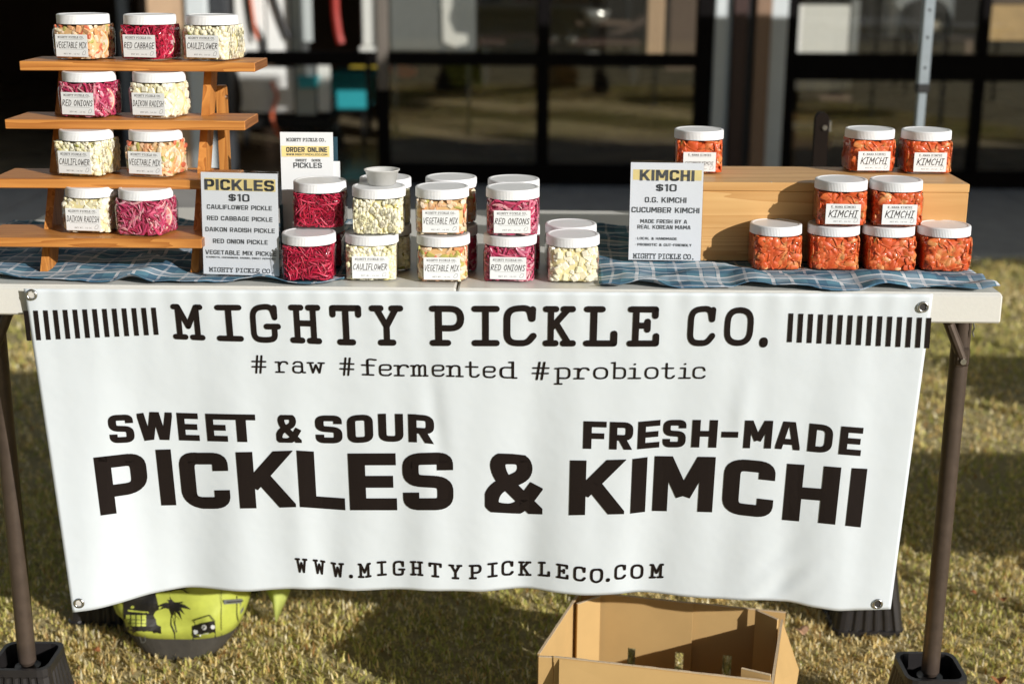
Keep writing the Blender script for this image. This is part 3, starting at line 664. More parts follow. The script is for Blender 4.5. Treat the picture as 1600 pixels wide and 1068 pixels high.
mb.f = [(j*(NU+1)+i, j*(NU+1)+i+1, (j+1)*(NU+1)+i+1, (j+1)*(NU+1)+i) for j in range(NV) for i in range(NU)]; mb.m = [0]*len(mb.f); mb.c = [(1, 1, 1)]*len(mb.f)
t = NT('banner_vinyl'); f1 = t.noise(t.coord(), 9, 3); t.pbr((.625, .675, .705), .38, 0, t.bump(f1, .25, .01), .5, .15); M['vinyl'] = t.m
M['bannerink'] = simple('banner_ink', (.012, .008, .007), .5, spec=.2, var=.02)
sheet = part('sheet', mb, M['vinyl'], ban, smooth=True)
sheet_s = sheet.modifiers.new('thickness', 'SOLIDIFY'); sheet_s.thickness = .0008; sheet_s.offset = 0
hem = MB()
for side in (0, 1):   # welded hem bands, a hair proud
    pass
def onb(px, py, off=.0016):
    Y = 2.34
    for _ in range(7): p = aty(px, py, Y); Y = SY(p[0], p[2])
    return (p[0], Y-off, p[2])
def poly_strips(mb, poly, step=14, off=.0016):
    """poly in photo pixels -> on the cloth surface, cut in strips so it follows the folds"""
    poly = [np.array(p, float) for p in poly]
    xs = [p[0] for p in poly]; a = math.floor(min(xs)/step); b = math.ceil(max(xs)/step)
    for k in range(a, b):
        q = clip(clip(poly, 0, (k+1)*step, True), 0, k*step, False)
        if len(q) < 3: continue
        ys = [p[1] for p in q]; c0 = math.floor(min(ys)/30); c1 = math.ceil(max(ys)/30)
        for c in range(c0, c1):
            r = clip(clip(q, 1, (c+1)*30, True), 1, c*30, False)
            if len(r) > 2: mb.add([onb(p[0], p[1], off) for p in r], [tuple(range(len(r)))])
def line_text(name, chars, font, base, cap):
    bx = [p[0] for p in base]; by = [p[1] for p in base]; mb = MB()
    for ch, x0, x1 in chars:
        w, ps = glyph(font, ch)
        # bounds of the inked part
        Lw = (x0+x1-1552)/2*cap[0][1]/4850
        if Lw < 0: x0 = x0-Lw
        else: x1 = x1-Lw
        mx0 = min(p[0] for q in ps for p in q); mx1 = max(p[0] for q in ps for p in q)
        for q in ps:
            pts = []
            for p in q:
                X_ = x0+(p[0]-mx0)/(mx1-mx0)*(x1-x0); hh = np.interp(X_, [c_[0] for c_ in cap], [c_[1] for c_ in cap])*p[1]
                pts.append((X_+(X_-776)*hh/4850, np.interp(X_, bx, by)-hh))
            poly_strips(mb, pts)
    part(name, mb, M['bannerink'], ban, fixn=False)
def pitch(s, start, wd, adv, sp=None):
    out = []; x = start
    for ch in s:
        if ch == ' ': x += sp or adv; continue
        out.append((ch, x, x+wd)); x += adv
    return out
line_text('lettering', [('M', 266, 322), ('I', 335, 382), ('G', 390, 441), ('H', 451, 504), ('T', 515, 567), ('Y', 577, 632), ('P', 671, 726), ('I', 737, 781), ('C', 787, 839), ('K', 848, 901), ('L', 911, 966), ('E', 979, 1032), ('C', 1073, 1120), ('O', 1130, 1179), ('.', 1186, 1204)],
          'slab', [(266, 529), (335, 532), (452, 535), (541, 539), (700, 540), (1000, 541), (1120, 540), (1210, 540)], [(266, 55), (400, 58), (541, 63), (1005, 63), (1200, 60)])
line_text('lettering', [('#', 392, 418), ('r', 429, 452), ('a', 456, 479), ('w', 479, 509), ('#', 530, 555), ('f', 564, 590), ('e', 592, 613), ('r', 615, 640), ('m', 641, 670), ('e', 675, 695), ('n', 697, 725), ('t', 727, 750), ('e', 755, 775), ('d', 781, 809),
          ('#', 831, 859), ('p', 866, 892), ('r', 896, 922), ('o', 927, 951), ('b', 954, 979), ('i', 981, 1003), ('o', 1007, 1030), ('t', 1033, 1056), ('i', 1060, 1081), ('c', 1082, 1104)],
          'slab_light', [(392, 581), (500, 583), (600, 587), (700, 588), (800, 591), (900, 592), (1104, 591)], [(392, 26), (1104, 26)])
line_text('lettering', [('S', 168, 212), ('W', 214, 273), ('E', 276, 313), ('E', 321, 357), ('T', 353, 402), ('&', 430, 472), ('S', 492, 536), ('O', 542, 584), ('U', 591, 631), ('R', 638, 679)],
          'heavy', [(168, 692), (212, 690), (240, 686), (280, 687), (350, 689), (402, 690), (470, 691), (540, 692), (600, 689), (650, 690), (679, 693)], [(168, 44), (300, 43), (679, 44)])
line_text('lettering', [('F', 911, 948), ('R', 952, 990), ('E', 996, 1032), ('S', 1035, 1073), ('H', 1080, 1122), ('-', 1126, 1155), ('M', 1161, 1208), ('A', 1211, 1253), ('D', 1261, 1303), ('E', 1310, 1349)],
          'heavy', [(911, 700), (985, 702), (1030, 698), (1080, 698), (1150, 699), (1210, 700), (1250, 703), (1300, 708), (1350, 712)], [(911, 43), (1080, 43), (1350, 44)])
line_text('lettering', [('P', 147, 236), ('I', 243, 276), ('C', 278, 362), ('K', 369, 463), ('L', 464, 540), ('E', 544, 621), ('S', 629, 709), ('&', 758, 848), ('K', 889, 978), ('I', 985, 1012), ('M', 1019, 1118), ('C', 1127, 1213), ('H', 1222, 1314), ('I', 1321, 1355)],
          'heavy', [(146, 806), (190, 800), (241, 789), (275, 788), (320, 794), (400, 793), (470, 791), (540, 796), (620, 796), (709, 796), (800, 801), (890, 804), (980, 802), (1020, 797), (1110, 799), (1170, 805), (1220, 811), (1280, 816), (1356, 824)], [(146, 91), (236, 87), (400, 88), (640, 89), (800, 93), (900, 85), (1100, 86), (1300, 89), (1356, 92)])
line_text('lettering', [('W', 461, 482), ('W', 489, 510), ('W', 517, 539), ('.', 545, 552), ('M', 559, 581), ('I', 589, 605), ('G', 614, 634), ('H', 641, 662), ('T', 670, 691), ('Y', 701, 723), ('P', 733, 753), ('I', 762, 778), ('C', 784, 803), ('K', 810, 831), ('L', 841, 860), ('E', 869, 889), ('C', 896, 916), ('O', 922, 943), ('.', 947, 954), ('C', 960, 979), ('O', 985, 1006), ('M', 1014, 1038)],
          'slab', [(461, 893), (500, 896), (527, 901), (570, 902), (597, 898), (651, 898), (712, 904), (742, 904), (793, 898), (850, 899), (879, 903), (905, 907), (932, 910), (969, 904), (1038, 902)], [(461, 23), (1038, 23)])
mb = MB()
for i in range(14):
    xb = 46+15.3*i; xt = xb-5.5+i*.05; y0 = 485-5*i/13; y1 = 531.5-9*i/13
    poly_strips(mb, [(xt-3.6, y0), (xt+3.8, y0), (xb+3.6, y1), (xb-3.8, y1)])
part('left_stripes', mb, M['bannerink'], ban, fixn=False)
mb = MB()
for i in range(15):
    xt = 1236+15.45*i; xb = 1233.5+15.4*i; y0 = 489+7*i/14; y1 = 534+9.5*i/14
    if i == 14: xt -= 1; xb -= 1
    poly_strips(mb, [(xt-3.6, y0), (xt+3.8, y0), (xb+3.6, y1), (xb-3.8, y1)])
part('right_stripes', mb, M['bannerink'], ban, fixn=False)
for px, py in ((50, 460), (1442, 479), (124, 941), (1371, 942)):
    c = Vector(onb(px, py, .0022)); mb = MB(); n = 24; prof = [(.0058, 0), (.0062, -.0012), (.0075, -.0018), (.0092, -.0012), (.0098, .0006)]
    vs = [(c.x+r*math.cos(2*PI*k/n), c.y+d, c.z+r*math.sin(2*PI*k/n)) for r, d in prof for k in range(n)]
    mb.add(vs, [(i*n+k, i*n+(k+1) % n, (i+1)*n+(k+1) % n, (i+1)*n+k) for i in range(4) for k in range(n)])
    gr = part('grommet', mb, M['metal'], ban, smooth=True)
    mb = MB(); mb.add([(c.x+.0058*math.cos(2*PI*k/n), c.y+.0008, c.z+.0058*math.sin(2*PI*k/n)) for k in range(n)], [tuple(range(n))]); part('eyelet_hole', mb, simple('table_seen_through', (.55, .53, .48) if px < 100 or px in (124,) else (.03, .028, .025), .8), gr)

# ================================================================== THINGS ON THE TABLE
t = NT('plaid_cloth'); tc = t.n('ShaderNodeTexCoord'); sx = t.n('ShaderNodeSeparateXYZ'); t.l(tc.outputs['UV'], sx.inputs[0])
def band(co, per, c0, w):
    m = t.math('FRACT', t.math('ADD', t.math('DIVIDE', co, per), 10.5-c0)); d = t.math('ABSOLUTE', t.math('SUBTRACT', m, .5))
    return t.math('LESS_THAN', d, w/2/per)
Xc, Yc = sx.outputs[0], sx.outputs[1]
base = (.125, .275, .36); col = t.mix(.0, base, base)
for co, per in ((Xc, .115), (Yc, .10)):
    col = t.mix(t.math('MULTIPLY', band(co, per, .5, .034), .5), col, (.045, .10, .18))
    col = t.mix(t.math('MULTIPLY', band(co, per, .0, .020), .50), col, (.42, .50, .58))
    for c0 in (-.13, .13): col = t.mix(t.math('MULTIPLY', band(co, per, c0, .0062), .92), col, (.76, .78, .80))
    col = t.mix(t.math('MULTIPLY', band(co, per, .5, .0045), .7), col, (.60, .62, .66))
wv = t.noise(t.coord((1500, 1500, 300), 'UV'), 1, 2); col = t.mix(t.math('MULTIPLY', wv, .3), col, (.03, .06, .10))
t.pbr(col, .9, 0, t.bump(wv, .3, .001), .15); M['plaid'] = t.m
from mathutils import noise as mn
FOOT = []   # (x, y, r) flattened places
def cloth(label, x0, x1, y0, y1, seed, skew=0, ang=0):
    mb = MB(); nx = int((x1-x0)/.006); ny = int((y1-y0)/.007); uv = []
    for j in range(ny+1):
        for i in range(nx+1):
            u = i/nx; v = j/ny; x = x0+(x1-x0)*u; ef = max(0, 1-v*5)
            fr_ = .017*mn.noise(Vector((x*7, seed, 0)))+.005*mn.noise(Vector((x*19, seed, 3)))
            y = y0+(y1-y0)*v+fr_*ef+.006*mn.noise(Vector((x*9, v*3, seed)))*(1-ef)
            xx = x+skew*v+.008*mn.noise(Vector((seed, y*12, 1)))*(max(0, 1-u*8)+max(0, 1-(1-u)*8))
            h = .014*abs(mn.noise(Vector((x*5+y*4, y*9-x*2, seed))))*1.6+.006*mn.noise(Vector((x*17+y*12, y*24, seed+5)))+.0018*mn.noise(Vector((x*50, y*50, seed)))
            h = max(.0, h); 
            if v < .22: h += .0085*max(0, math.sin(x*31+seed+2*mn.noise(Vector((x*6, 1, seed)))))*(1-v/.22)
            k = 1.0
            for fx, fy, r in FOOT:
                d = math.hypot(x-fx, y-fy)
                if d < r+.04: k = min(k, max(0, (d-r)/.04))
            mb.v.append((xx, y, ZT+.0025+h*k))
            a = math.radians(ang); wx = .008*mn.noise(Vector((x*8, y*8, seed+9))); uv.append((xx*math.cos(a)-y*math.sin(a)+wx, xx*math.sin(a)+y*math.cos(a)*1.0+wx+h*.8))
    mb.f = [(j*(nx+1)+i, j*(nx+1)+i+1, (j+1)*(nx+1)+i+1, (j+1)*(nx+1)+i) for j in range(ny) for i in range(nx)]; mb.m = [0]*len(mb.f); mb.c = [(1, 1, 1)]*len(mb.f)
    me = mb.mesh('tablecloth', M['plaid'], True, True); ul = me.uv_layers.new(name='UVMap')
    li = np.zeros(len(me.loops), int); me.loops.foreach_get('vertex_index', li); ul.data.foreach_set('uv', np.array(uv)[li].ravel())
    o = obj('tablecloth', me); md = o.modifiers.new('t', 'SOLIDIFY'); md.thickness = .0012; md.offset = 0
    return tag(o, label, 'tablecloth', 'blue plaid cloths on the table')

# ---- jars ----
HJ = .079
def rsq(a, r, n=6):
    out = []
    for k in range(4):
        cx, cy = ((a-r), -(a-r)) if k == 0 else (((a-r), (a-r)) if k == 1 else ((-(a-r), (a-r)) if k == 2 else (-(a-r), -(a-r))))
        for j in range(n+1): an = -PI/2+k*PI/2+j*PI/2/n; out.append((cx+r*math.cos(an), cy+r*math.sin(an)))
    return out
def loft(mb, rings, cap0=True, cap1=True):
    m = len(rings[0]); n0 = len(mb.v); vs = [p for r in rings for p in r]
    fs = [(i*m+j, i*m+(j+1) % m, (i+1)*m+(j+1) % m, (i+1)*m+j) for i in range(len(rings)-1) for j in range(m)]
    if cap0: fs.append(tuple(range(m))[::-1])
    if cap1: fs.append(tuple((len(rings)-1)*m+j for j in range(m)))
    mb.add(vs, fs)
def jar_mesh():
    mb = MB(); R = []
    for z, a, r in ((0, .036, .016), (.0015, .0395, .017), (.005, .0425, .0175), (.010, .0438, .018), (.046, .0445, .018), (.0515, .0442, .019), (.0555, .0428, .024), (.0585, .0412, .034), (.0605, .0405, .0405), (.066, .0405, .0404)):
        R.append([(x, y, z) for x, y in rsq(a, r, 8)])
    loft(mb, R, True, False); return mb.mesh('jar_body', M['jar'], True)
def lid_mesh():
    mb = MB(); n = 220; R = []
    for z, r, rib in ((.0622, .0445, 0), (.0624, .0460, 1), (.0755, .0458, 1), (.0768, .0458, 0), (.0784, .0450, 0), (.0790, .0437, 0), (.0790, .0405, 0), (.0782, .0395, 0), (.0782, .012, 0)):
        R.append([((r-(.00035 if rib and k % 2 else 0))*math.cos(2*PI*k/n), (r-(.00035 if rib and k % 2 else 0))*math.sin(2*PI*k/n), z) for k in range(n)])
    loft(mb, R, True, True); return mb.mesh('lid', M['lid'], False)
JM, LM = jar_mesh(), lid_mesh()
for p in LM.polygons: p.use_smooth = abs(p.normal.z) > .5 and False
rnd = random.Random(3)
_hc = 0
def frame_at(depth, zc, face=None):
    """random spot near the jar wall: centre, tangent, normal"""
    global _hc; _hc += 1; k = _hc % 4 if face is None else face
    def hal(i, b):
        f, q = 1., 0.
        while i > 0: f /= b; q += f*(i % b); i //= b
        return q
    i4 = _hc//4; a = .0425-depth; u = (hal(i4, 2)*2-1)*a; r = .018; zc = min(.0605, .003+.0575*hal(i4+k*7, 3)+rnd.uniform(-.002, .002))
    if abs(u) > a-r*.6: 
        an = rnd.uniform(.3, 1.27); s = 1 if u > 0 else -1; p = Vector((s*((a-r)+r*math.sin(an)), -((a-r)+r*math.cos(an)), zc)); nrm = Vector((s*math.sin(an), -math.cos(an), 0))
    else: p = Vector((u, -a, zc)); nrm = Vector((0, -1, 0))
    R = Matrix.Rotation(k*PI/2, 3, 'Z'); p = R @ p; nrm = R @ nrm
    return p, nrm, Vector((0, 0, 1)).cross(nrm)
def strand(mb, L, w, th, curl, depth):
    p, n, t_ = frame_at(depth, rnd.uniform(.005, .058)); an = rnd.gauss(0, 1.0); d = t_*math.cos(an)+Vector((0, 0, 1))*math.sin(an); b = n.cross(d)
    pts = []; cur = rnd.uniform(-curl, curl); q = p-d*L/2; m = 5
    for i in range(m):
        pts.append(q.copy()); q = q+d*L/(m-1); d = (d*math.cos(cur)+b*math.sin(cur)).normalized(); b = n.cross(d)
    vs = []
    for i, q in enumerate(pts):
        q.z = max(.004, min(.0605, q.z)); lim = .0422-depth*.3
        q.x = max(-lim, min(lim, q.x)); q.y = max(-lim, min(lim, q.y))
        rr = math.hypot(max(0, abs(q.x)-(lim-.0165)), max(0, abs(q.y)-(lim-.0165)))
        if rr > .0165 and abs(q.x) > lim-.0165 and abs(q.y) > lim-.0165:
            f_ = .0165/rr; q.x = math.copysign(lim-.0165+(abs(q.x)-(lim-.0165))*f_, q.x); q.y = math.copysign(lim-.0165+(abs(q.y)-(lim-.0165))*f_, q.y)
        k = .45+.55*math.sin(PI*(i+.5)/m); bb = n.cross((pts[min(i+1, m-1)]-pts[max(i-1, 0)]).normalized() if i else d)
        vs += [q+b*w*k/2, q+n*th*.5, q-b*w*k/2, q-n*th*.5]
    fs = [(i*4+j, i*4+(j+1) % 4, (i+1)*4+(j+1) % 4, (i+1)*4+j) for i in range(m-1) for j in range(4)]+[(3, 2, 1, 0), tuple((m-1)*4+j for j in range(4))]
    mb.add(vs, fs)
def blob(mb, sx, sy, sz, jit, depth, zc=None, p=None, n=6):
    if p is None: p, nn, t_ = frame_at(depth, rnd.uniform(.006, .056) if zc is None else zc)
    else: nn = Vector((0, -1, 0))
    p = p-nn*sy*.75
    R = nn.to_track_quat('Y', 'Z').to_matrix() @ Matrix.Rotation(rnd.uniform(0, PI), 3, 'Y'); vs = []; m = 4
    for i in range(m+1):
        th = PI*i/m
        for j in range(n):
            ph = 2*PI*j/n; q = Vector((math.sin(th)*math.cos(ph)*sx, math.cos(th)*sy, math.sin(th)*math.sin(ph)*sz))*(1+rnd.uniform(-jit, jit))
            q = R @ q + p; q.z = max(.003, min(.061, q.z)); q.x = max(-.0424, min(.0424, q.x)); q.y = max(-.0424, min(.0424, q.y)); vs.append(q)
    mb.add(vs, [(i*n+j, i*n+(j+1) % n, (i+1)*n+(j+1) % n, (i+1)*n+j) for i in range(m) for j in range(n)])
def cube(mb, sx, sy, sz, depth):
    p, nn, t_ = frame_at(depth, rnd.uniform(.009, .054)); p = p-nn*sy*.52
    R = nn.to_track_quat('Y', 'Z').to_matrix() @ Matrix.Rotation(rnd.uniform(0, PI), 3, 'Y') @ Matrix.Rotation(rnd.uniform(-.25, .25), 3, 'X'); tmp = MB()
    tmp.box(-sx/2, sx/2, -sy/2, sy/2, -sz/2, sz/2, .0020); n0 = len(tmp.v)
    vs = [R @ Vector(q)+p for q in tmp.v]
    for q in vs: q.x = max(-.0424, min(.0424, q.x)); q.y = max(-.0424, min(.0424, q.y)); q.z = max(.003, min(.061, q.z))
    mb.add(vs, tmp.f)
def vary(c, s=.15):
    k = 1+rnd.uniform(-s, s); return tuple(max(0, min(1, x*k*(1+rnd.uniform(-s*.3, s*.3)))) for x in c)
def slice_disc(mb, ang, zc, r, rind, flesh, a=.0415, off=0):
    c = Vector((math.sin(ang)*a-math.cos(ang)*0+math.cos(ang)*off, -math.cos(ang)*a+math.sin(ang)*off, zc)); n = Vector((math.sin(ang), -math.cos(ang), 0)); t_ = Vector((0, 0, 1)).cross(n); N = 22
    def ring(rr, d): return [c+n*d+(t_*math.cos(2*PI*k/N)+Vector((0, 0, 1))*math.sin(2*PI*k/N))*rr for k in range(N)]
    A, B, C_, D_ = ring(r, -.0025), ring(r, .0005), ring(r*.90, .0008), ring(r*.82, .0006)
    q = lambda o0, o1: [(o0+k, o0+(k+1) % N, o1+(k+1) % N, o1+k) for k in range(N)]
    mb.col = rind; mb.add(A+B+C_, q(0, N)+q(N, 2*N)); mb.col = (.78, .70, .50); mb.add(C_+D_, q(0, N))
    mb.add([c+n*.0006]+D_, []); 
    for k in range(N):
        mb.col = flesh if k % 3 else tuple(x*.5+.38 for x in flesh); mb.add([c+n*.0006, D_[k], D_[(k+1) % N]], [(0, 1, 2)])
def contents(kind, seed, citrus=False):
    global _hc; _hc = seed*40; rnd.seed(seed*17+3); mb = MB()
    core = {'cabbage': (.22, .006, .024), 'onion': (.42, .045, .09), 'cauli': (.76, .70, .38), 'veg': (.76, .48, .22), 'daikon': (.82, .72, .38), 'kimchi': (.70, .15, .035)}[kind]
    mb.col = core; ci = {'kimchi': .0412, 'cabbage': .0385, 'onion': .0392, 'veg': .0402, 'daikon': .0385, 'cauli': .0395}[kind]
    loft(mb, [[(x, y, z) for x, y in rsq(a, r, 4)] for z, a, r in ((.003, ci-.003, .015), (.006, ci, .017), (.055, ci, .017), (.0585, ci-.004, .03))])
    if kind == 'cabbage':
        for _ in range(560): mb.col = vary(rnd.choice([(.42, .008, .035), (.58, .02, .07), (.30, .005, .03), (.66, .07, .13), (.50, .012, .05)]), .2); strand(mb, rnd.uniform(.016, .034), rnd.uniform(.0022, .0034), .0018, .38, rnd.uniform(.0, .004))
    elif kind == 'onion':
        for _ in range(330): mb.col = vary(rnd.choice([(.52, .07, .15), (.42, .025, .09), (.62, .16, .24), (.70, .34, .38), (.48, .04, .11)]), .2); strand(mb, rnd.uniform(.020, .036), rnd.uniform(.004, .0065), .0018, .42, rnd.uniform(0, .004))
    elif kind == 'cauli':
        for _ in range(190):
            mb.col = vary(rnd.choice([(.86, .81, .60), (.84, .78, .50), (.88, .84, .66)]), .06); p, nn, t_ = frame_at(.001, rnd.uniform(.008, .056)); s = rnd.uniform(.0055, .0095)
            for k in range(5): blob(mb, s*.72, s*.42, s*.72, .10, 0, p=p+t_*rnd.uniform(-s, s)*.85+Vector((0, 0, rnd.uniform(-s, s)*.85))-nn*rnd.uniform(0, .002)+nn*.0)
        for _ in range(16): mb.col = vary((.30, .30, .06)); blob(mb, .0065, .0016, .003, .15, .001)
        for _ in range(12): mb.col = vary((.62, .54, .20)); blob(mb, .007, .002, .004, .15, .001)
    elif kind == 'veg':
        for _ in range(230):
            mb.col = vary(rnd.choice([(.78, .40, .20), (.80, .54, .33), (.82, .70, .50), (.80, .66, .46), (.80, .62, .42), (.68, .17, .09), (.76, .34, .14), (.48, .43, .12)]), .12)
            if rnd.random() < .5: cube(mb, rnd.uniform(.008, .017), .004, rnd.uniform(.005, .011), rnd.uniform(0, .003))
            else: blob(mb, rnd.uniform(.005, .010), .0022, rnd.uniform(.003, .006), .15, rnd.uniform(0, .002))
    elif kind == 'daikon':
        for _ in range(190): mb.col = vary(rnd.choice([(.86, .81, .62), (.85, .78, .52), (.88, .84, .68)]), .05); s = rnd.uniform(.008, .0135); cube(mb, s, .009, s*rnd.uniform(.8, 1.15), rnd.uniform(.0, .004))
    elif kind == 'kimchi':
        for _ in range(190):
            mb.col = vary(rnd.choice([(.66, .12, .025), (.63, .10, .022), (.68, .16, .04), (.70, .20, .06), (.66, .14, .03), (.60, .08, .018)]), .10)
            if rnd.random() < .55: blob(mb, rnd.uniform(.008, .018), .0024, rnd.uniform(.006, .012), .18, rnd.uniform(.0006, .0014), n=10)
            else: strand(mb, rnd.uniform(.012, .028), .0060, .0022, .4, rnd.uniform(.001, .002))
        for _ in range((8, 14, 24)[seed % 3]): mb.col = vary((.80, .47, .20), .1); blob(mb, rnd.uniform(.007, .013), .0024, rnd.uniform(.005, .009), .25, .0006, n=8)
        for _ in range((34, 22, 14)[seed % 3]): mb.col = vary((.15, .14, .03), .3); strand(mb, rnd.uniform(.006, .014), .003, .001, .3, 0)
        for _ in range(160): mb.col = (.30, .02, .005); blob(mb, .0007, .0005, .0007, .2, -.0003, n=4)
    if citrus:
        rc = {'cabbage': ((.60, .03, .10), (.50, .03, .08)), 'onion': ((.70, .20, .22), (.68, .26, .25)), 'veg': ((.72, .42, .14), (.78, .52, .28)), 'cauli': ((.66, .60, .20), (.78, .74, .46)), 'daikon': ((.70, .66, .26), (.80, .77, .52))}[kind]
        slice_disc(mb, PI/2-.62+.28, .030, .0235, rc[0], rc[1], .0405, -.004)
    return mb.mesh('contents', M['kimchi' if kind == 'kimchi' else 'food'], kind in ('kimchi', 'cauli'), True, True)
CM = {}
def cmesh(kind, var, citrus):
    if (kind, var, citrus) not in CM: CM[kind, var, citrus] = contents(kind, 7*var+len(kind)+(100 if citrus else 0), citrus)
    return CM[kind, var, citrus]
LBL = {}
def label_meshes(name, kim):
    if name in LBL: return LBL[name]
    w = .062 if not kim else .060; h = .0385 if not kim else .0355; z0 = .0065 if not kim else .0055
    mb = MB().box(-w/2, w/2, -.0456, -.0451, z0, z0+h); lm = mb.mesh('label', M['paper'])
    tx = MB(); y = -.04568; z1 = z0+h
    flat_text(tx, 'MIGHTY PICKLE CO.' if not kim else 'K.MAMA KIMCHI', 'slab', 0, z1-.0068, w*(.84 if not kim else .72), .0036, y)
    add_rect(tx, -w*.36, w*.36, z1-.0088, z1-.0085, y)
    n = len(name.replace(' ', '')); fw = min(w*.93, .0056*n+.016) if name != 'CUCUMBER KIMCHI' else w*.86
    flat_text(tx, name, 'hand', -.001, z1-.0232, fw, .0118 if name == 'KIMCHI' else (.0098 if n < 13 else .006), y)
    add_rect(tx, -w*.38, w*.38, z1-.0256, z1-.0253, y)
    flat_text(tx, 'NET WT. 16OZ'.replace('6', '6').replace('Z', 'Z').replace('NET WT. 16OZ', 'NET WT. 16 OZ'), 'slab_light', -.001, z0+.0038, w*.50, .0022, y)
    for q in strokepolys(arcpath([(w*.30, z0+.003), (w*.42, z0+.004), (w*.43, z0+.011), (w*.36, z0+.010)], .004, True), .0004): tx.add([(a, y, b) for a, b in q], [tuple(range(len(q)))])
    LBL[name] = (lm, tx.mesh('lettering', M['ink'], False, False)); return LBL[name]
JARS = []
def jar(kind, name, loc, rz, label, var=0, citrus=False, group='pickle jars', crot=0):
    t_ = thing('pickle_jar' if kind != 'kimchi' else 'kimchi_jar', label, 'jar', loc, rz, group)
    obj('jar_body', JM, t_); obj('lid', LM, t_)
    c_ = obj('contents', cmesh(kind, var, citrus), t_, kind='stuff'); c_.rotation_euler.z = crot
    if name:
        lm, tm_ = label_meshes(name, kind == 'kimchi'); l = obj('label', lm, t_); obj('lettering', tm_, l)
    JARS.append((loc[0], loc[1], loc[2])); return t_
def on_table(px, py, zb=ZT+.004):
    p = atz(px, py, zb); return (float(aty(px, py-30, p[1]+.0)[0])*1.0, float(p[1]+.0435), zb)
def at_depth(px, pymid, Yc, z): p = aty(px, pymid, Yc); return (float(p[0]), Yc, z)

# ---- stepped wooden stand ----
SYC = {4: 2.431, 3: 2.484, 2: 2.537, 1: 2.590}; SZ = {}
for k, (px, py) in {4: (230, 369), 3: (190, 277.3), 2: (195, 185.5), 1: (236, 95.3)}.items(): SZ[k] = float(aty(px, py, SYC[k]-.0425)[2])
st = thing('display_stand', 'stepped four shelf wooden stand holding pickle jars on the left of the table', 'display stand', (-.72, 2.46, ZT))
ends = {1: (30, 398), 2: (8, 383), 3: (-14, 360), 4: (-34, 316)}
for k in (1, 2, 3, 4):
    yf = SYC[k]-.0425-.021; a = aty(ends[k][0], 100*k, yf)[0]; b = aty(ends[k][1], 100*k, yf)[0]
    mb = MB().box(a, b, yf, yf+.122, SZ[k]-.0165, SZ[k]-.0004, .0012); o = part('shelf', mb, M['wood'], st)
    part('end_grain', MB().box(b-.0002, b+.0006, yf+.002, yf+.120, SZ[k]-.0155, SZ[k]-.0015), M['endgrain'], o)
run = .053/.0965
def stringer(x0, name='side_board'):
    yb = SYC[4]-.0635+.083-run*(SZ[4]-ZT); yt = yb+run*(SZ[1]-.017-ZT); h = SZ[1]-.017
    poly = [(yb, ZT+.004), (yt, h), (yt+.052, h), (yb+.052, ZT+.004)]
    part(name, MB().prism(poly, x0, x0+.0135), M['woodv'], st)
    ztop = float(aty(355, 136, 2.65)[2]); D_ = .05; pl = [(q_+D_, h_) for q_, h_ in [(2.618, ZT+.004)]+[(2.618, ztop-.012), (2.621, ztop-.004), (2.628, ztop), (2.645, ztop), (2.652, ztop-.004), (2.655, ztop-.012)]+[(2.655, ZT+.004)]]
    x2 = x0+.003
    lg = part('rear_leg', MB().prism(pl, x2, x2+.0145), M['woodv'], st)
    part('hinge_screw', MB().tube([(x2+.014, 2.686, ztop-.022), (x2+.017, 2.686, ztop-.022)], .0045, 12), M['metal'], lg)
    part('lower_rail', MB().box(x0+.001, x0+.0125, yb+.053, 2.667, ZT+.055, ZT+.08, .001), M['woodv'], st)
    return yb
XSR = float(aty(328, 150, 2.60)[0])-.007; XSL = float(aty(72, 400, 2.43)[0])-.006
stringer(XSR); stringer(XSL)
part('stretcher', MB().box(XSL+.032, XSR+.0135, 2.68, 2.693, ZT+.12, ZT+.145, .001), M['wood'], st)
lab_ = 'pickle jars on the wooden stand'
def shelf_jar(k, px, kind, name, label, var, citrus, rz=-.22): 
    p = aty(px, {1: 60, 2: 145, 3: 240, 4: 335}[k], SYC[k]); jar(kind, name, (float(p[0]), SYC[k], SZ[k]), rz, label, var, citrus, lab_)
shelf_jar(1, 132, 'veg', 'VEGETABLE MIX', 'vegetable mix jar at the left of the top shelf with an orange slice inside', 0, True)
shelf_jar(1, 236, 'cabbage', 'RED CABBAGE', 'red cabbage jar in the middle of the top shelf', 0, True)
shelf_jar(1, 333, 'cauli', 'CAULIFLOWER', 'cauliflower jar at the right of the top shelf', 0, True)
shelf_jar(2, 141, 'onion', 'RED ONIONS', 'red onion jar at the left of the second shelf from the top', 0, True)
shelf_jar(2, 250, 'daikon', 'DAIKON RADISH', 'daikon radish jar at the right of the second shelf from the top', 0, True)
shelf_jar(3, 137, 'cauli', 'CAULIFLOWER', 'cauliflower jar at the left of the third shelf from the top', 1, True)
shelf_jar(3, 245, 'veg', 'VEGETABLE MIX', 'vegetable mix jar at the right of the third shelf from the top', 1, True)
p = aty(147, 335, 2.446); jar('daikon', 'DAIKON RADISH', (float(p[0]), 2.446, SZ[4]), -.12, 'daikon radish jar on the lowest shelf beside the bright pink jar', 1, False, lab_)
p = aty(230, 335, 2.425); jar('onion', None, (float(p[0]), 2.425, SZ[4]), -.2, 'bright pink onion jar without a label on the lowest shelf', 1, True, lab_)

